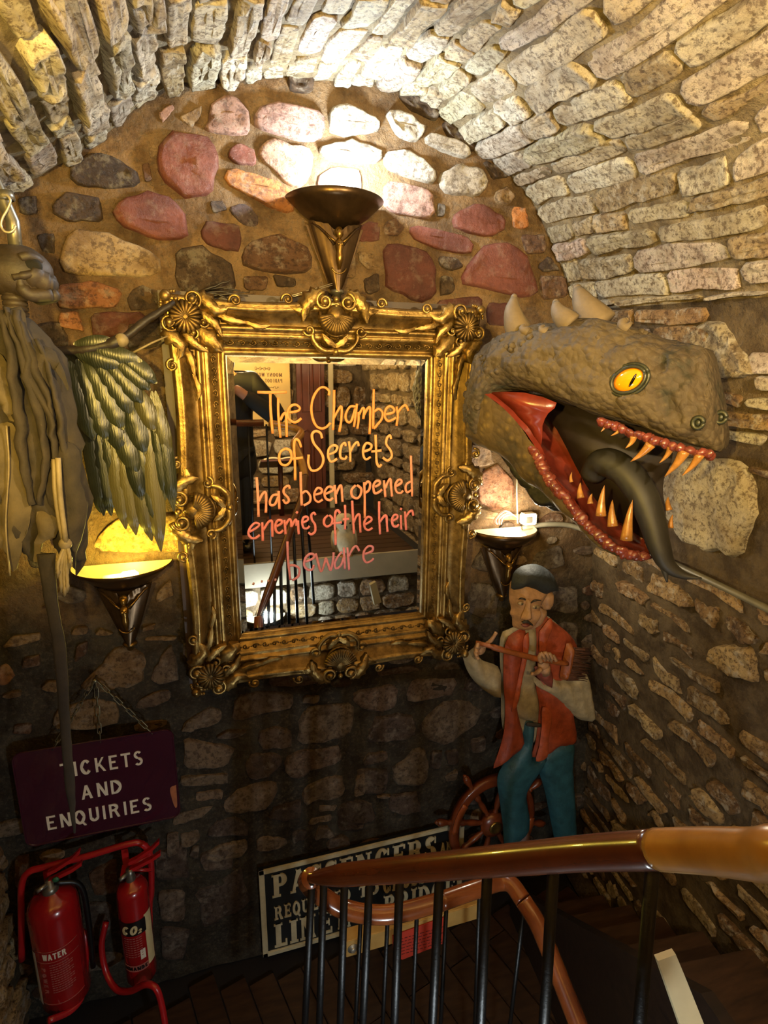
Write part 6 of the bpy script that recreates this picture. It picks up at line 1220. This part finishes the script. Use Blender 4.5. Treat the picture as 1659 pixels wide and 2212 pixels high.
# owl figure on the landing edge
simple('owl_white', '#b5a684', .8, 0, .15, 30, .4); owl = thing('toy_owl', 'pale plush owl standing on the landing edge', 'toy', (.98, .06, ZL))
m = MB(); m.lathe([(0, 0), (.07, .005), (.095, .05), (.1, .12), (.085, .19), (.06, .22), (.078, .26), (.08, .3), (.055, .345), (0, .355)], (.98, .06, ZL), (0, 0, 1), 20, sy=.85); m.noise(.004, 30); ob = m.build('body', 'owl_white', owl)
for sx in (-1, 1):
    m = MB(); m.ball((.98+sx*.03, .06+.062, ZL+.29), (.016, .01, .016), 10, 8); m.build('eye', 'eye_black', owl); m = MB(); m.ball((.98+sx*.09, .05, ZL+.13), (.02, .05, .085), 10, 8); m.build('wing', 'owl_white', owl); m = MB(); m.ball((.98+sx*.035, .12, ZL+.012), (.022, .03, .012), 8, 6); m.build('foot', 'rail_pine', owl)
m = MB(); m.lathe([(0, .03), (.008, .01), (.009, 0)], (.98, .13, ZL+.262), (0, .8, -.6), 8); m.build('beak', 'eye_black', owl)
# open book on a stand
bs = thing('book_stand', 'slim wooden stand holding up the open book', 'stand', (.62, -1.25, ZL)); m = MB(); m.tube([(.62, -1.25, ZL), (.62, -1.25, 2.0)], .025, 12); m.lathe([(0, 0), (.16, 0), (.15, .03), (.03, .05)], (.62, -1.25, ZL), (0, 0, 1), 20); m.build('post', 'door_wood', bs)
m = MB(); m.box((.62, -1.25, 2.01), .4, .3, .02, Matrix.Rotation(R(20), 3, 'X'), .003); m.build('top', 'door_wood', bs, False)
simple('page', '#cfc09a', .8, 0, .06, 20, 0); m = MB()
for sx in (-1, 1): m.loft([[Matrix.Rotation(R(20), 3, 'X') @ V((sx*.17*i/8, y, .02*math.sin(math.pi*(.1+.8*i/8))+z)) + V((.62, -1.25, 2.03)) for y, z in ((-.12, 0), (.12, 0), (.12, -.014), (-.12, -.014))] for i in range(9)])
o = m.build('open_book', 'page', None, False, (.62, -1.25, 2.03)); tag(o, 'open book with cream pages resting on the slim stand', 'book')
# ------------------------------------------------------------ the photographer
simple('coat', '#15130f', .8, 0, .2, 20, .2); simple('skin_tone', '#a8765a', .5, 0, .1, 20, .05); simple('hair', '#2a1c12', .6, 0, .2, 30, .3); simple('phone_black', '#0a0a0b', .15, 0, 0, 10, 0, coat=.6); simple('trouser', '#14161c', .8, 0, .1, 20, .1)
person = thing('person', 'person in a dark coat raising a phone in both hands, reflected in the mirror', 'person', (.11, -.36, ZL))
def skinned(name, nodes, edges, mat, parent, sub=2):
    off = wloc(parent); me = bpy.data.meshes.new(name); me.from_pydata([tuple(V(p)-off) for p, _ in nodes], edges, []); o = bpy.data.objects.new(name, me); link(o, parent); me.materials.append(MATS[mat])
    b = o.modifiers.new('skin', 'SKIN'); b.use_smooth_shade = True; me_s = me.skin_vertices[0].data if me.skin_vertices else None
    if me_s is None:
        bm_ = bmesh.new(); bm_.from_mesh(me); bm_.verts.layers.skin.verify(); bm_.to_mesh(me); bm_.free(); me_s = me.skin_vertices[0].data
    for d, (_, r) in zip(me_s, nodes): d.radius = r if isinstance(r, tuple) else (r, r)
    me_s[0].use_root = True; s2 = o.modifiers.new('sub', 'SUBSURF'); s2.levels = sub; s2.render_levels = sub
    return o
X0, Y0 = .11, -.36
def pp_(x, y, z): return (X0+x, Y0+y, ZL+z)
N = [(pp_(0, 0, .92), (.16, .12)), (pp_(0, 0, 1.12), (.15, .11)), (pp_(0, .01, 1.32), (.17, .12)), (pp_(0, .0, 1.44), (.1, .08)), (pp_(0, .01, 1.5), .06), (pp_(0, .03, 1.56), .065), (pp_(0, .045, 1.64), (.085, .1)), (pp_(0, .04, 1.71), (.07, .085)),
     (pp_(.18, .0, 1.4), .07), (pp_(.4, .16, 1.09), .055), (pp_(.05, .3, 1.36), .036), (pp_(-.18, .0, 1.4), .07), (pp_(-.34, .16, 1.08), .052), (pp_(-.2, .3, 1.35), .036),
     (pp_(.1, 0, .84), .1), (pp_(.1, .02, .48), .07), (pp_(.1, 0, .1), .05), (pp_(.1, .12, .05), .045), (pp_(-.1, 0, .84), .1), (pp_(-.1, .02, .48), .07), (pp_(-.1, 0, .1), .05), (pp_(-.1, .12, .05), .045)]
ED = [(0, 1), (1, 2), (2, 3), (3, 4), (4, 5), (5, 6), (6, 7), (2, 8), (8, 9), (9, 10), (2, 11), (11, 12), (12, 13), (0, 14), (14, 15), (15, 16), (16, 17), (0, 18), (18, 19), (19, 20), (20, 21)]
body = skinned('body', N, ED, 'skin_tone', person)
CN = [(pp_(0, 0, 1.1), (.22, .15)), (pp_(0, 0, .8), (.24, .16)), (pp_(0, 0, .55), (.25, .16)), (pp_(0, .01, 1.32), (.23, .15)), (pp_(0, 0, 1.45), (.1, .09)), (pp_(.21, 0, 1.4), .1), (pp_(.41, .16, 1.09), .085), (pp_(.12, .28, 1.31), .055), (pp_(-.19, 0, 1.39), .085), (pp_(-.35, .16, 1.08), .072), (pp_(-.23, .26, 1.3), .05)]
skinned('coat', CN, [(0, 1), (1, 2), (0, 3), (3, 4), (3, 5), (5, 6), (6, 7), (3, 8), (8, 9), (9, 10)], 'coat', person)
skinned('trousers', [(pp_(0, 0, .9), (.17, .13)), (pp_(.1, 0, .8), .11), (pp_(.1, .02, .48), .085), (pp_(.1, 0, .1), .075), (pp_(-.1, 0, .8), .11), (pp_(-.1, .02, .48), .085), (pp_(-.1, 0, .1), .075)], [(0, 1), (1, 2), (2, 3), (0, 4), (4, 5), (5, 6)], 'trouser', person)
for sx in (-1, 1): m = MB(); m.ball(pp_(sx*.1, .065, .05), (.062, .15, .055), 14, 10); m.ball(pp_(sx*.1, -.01, .09), (.06, .07, .07), 12, 8); m.build('shoe', 'phone_black', person)
m = MB(); m.ball(pp_(0, .01, 1.68), (.098, .115, .11), 18, 12); m.ball(pp_(0, -.05, 1.56), (.085, .06, .12), 14, 10); m.build('hair', 'hair', person)
m = MB(); m.ball(pp_(0, .14, 1.63), (.013, .02, .022), 8, 6); m.ball(pp_(0, .125, 1.585), (.026, .01, .008), 8, 6)
for sx in (-1, 1): m.ball(pp_(sx*.032, .125, 1.665), (.012, .008, .007), 8, 6)
m.build('face_features', 'skin_tone', person)
for sx, hx in ((1, .11), (-1, -.09)):   # hands: palm, four fingers wrapped on the phone back, thumb in front
    W0 = V((hx+sx*.05 if sx > 0 else hx-.03, -.055, 2.78)); P0 = V((hx, -.03, 2.83)); nodes = [(W0, .03), (P0, (.034, .018))]; ed = [(0, 1)]
    for k in range(4):
        z_ = 2.855-.02*k; n = len(nodes); nodes += [(V((hx-sx*.012, -.008, z_)), .0095), (V((hx-sx*.035, .004, z_+.004)), .009), (V((hx-sx*(.056-.004*k), .001, z_+.002)), .008)]; ed += [(1, n), (n, n+1), (n+1, n+2)]
    n = len(nodes); nodes += [(V((hx-sx*.008, -.05, 2.815)), .011), (V((hx-sx*.03, -.05, 2.83)), .01), (V((hx-sx*.045, -.045, 2.845)), .009)]; ed += [(1, n), (n, n+1), (n+1, n+2)]
    skinned('hand', nodes, ed, 'skin_tone', person, 2)
m = MB(); m.box((.0, -.03, 2.845), .15, .008, .075, None, .003); ph = m.build('phone', 'phone_black', None, False, (0, -.03, 2.81)); tag(ph, 'black phone held sideways by the photographer', 'phone')
# ------------------------------------------------------------ added lamps over the landing, out of view, to light the vault
emis('glow_added', (1, .75, .42, 1), 6)
def added_pendant(loc, power, label, colr=(1, .66, .3), dish=False):
    c = V(loc); root = thing('added_lamp', label, 'lamp', c, 'added globe lamps over the landing'); m = MB(); m.tube([c+V((0, 0, .1)), c+V((0, 0, .3))], .006, 8); m.build('added_cord', 'iron', root); m = MB(); m.lathe([(.03, .12), (.045, .11), (.05, .06), (.04, .05)], c, (0, 0, 1), 16); m.build('cap', 'brass', root)
    m = MB(); m.ball(c+V((0, 0, 0)), .05, 16, 10); m.build('added_globe', 'glow_added', root); lamp('lamp_light', c+V((0, .0, -.06)) if not dish else c+V((0, .06, -.03)), power, colr, .03 if dish else .07, root)
    if dish: m = MB(); m.lathe([(0, -.1), (.08, -.095), (.15, -.07), (.2, -.03), (.205, -.028), (.155, -.075), (.08, -.102), (0, -.107)], c-V((0, 0, .055)), (0, 0, 1), 28); m.tube([c+V((0, 0, .1)), c+V((0, 0, -.16))], .004, 6); m.build('dish', 'bronze', root)  # dish added to keep this lamp's light off the lower walls
    return root
added_pendant((.3, -.7, 3.12), 112, 'added warm globe lamp hanging bare and unseen behind the photographer', (1, .73, .4))
added_pendant((-.3, .03, 2.98), 190, 'added warm globe lamp over a light-blocking bronze dish near the left wall', (1, .67, .13), True)
added_pendant((.95, -.1, 3.18), 165, 'added warm globe lamp over a light-blocking bronze dish near the right wall', (1, .75, .38), True)
sconce(0, 0, 'half-bowl wall lamp under the landing seen only in the mirror', 'glow_cool', 26, (.8, .92, 1), 0, .17, 0, pos=(.3, .1, .98), sgy=1)
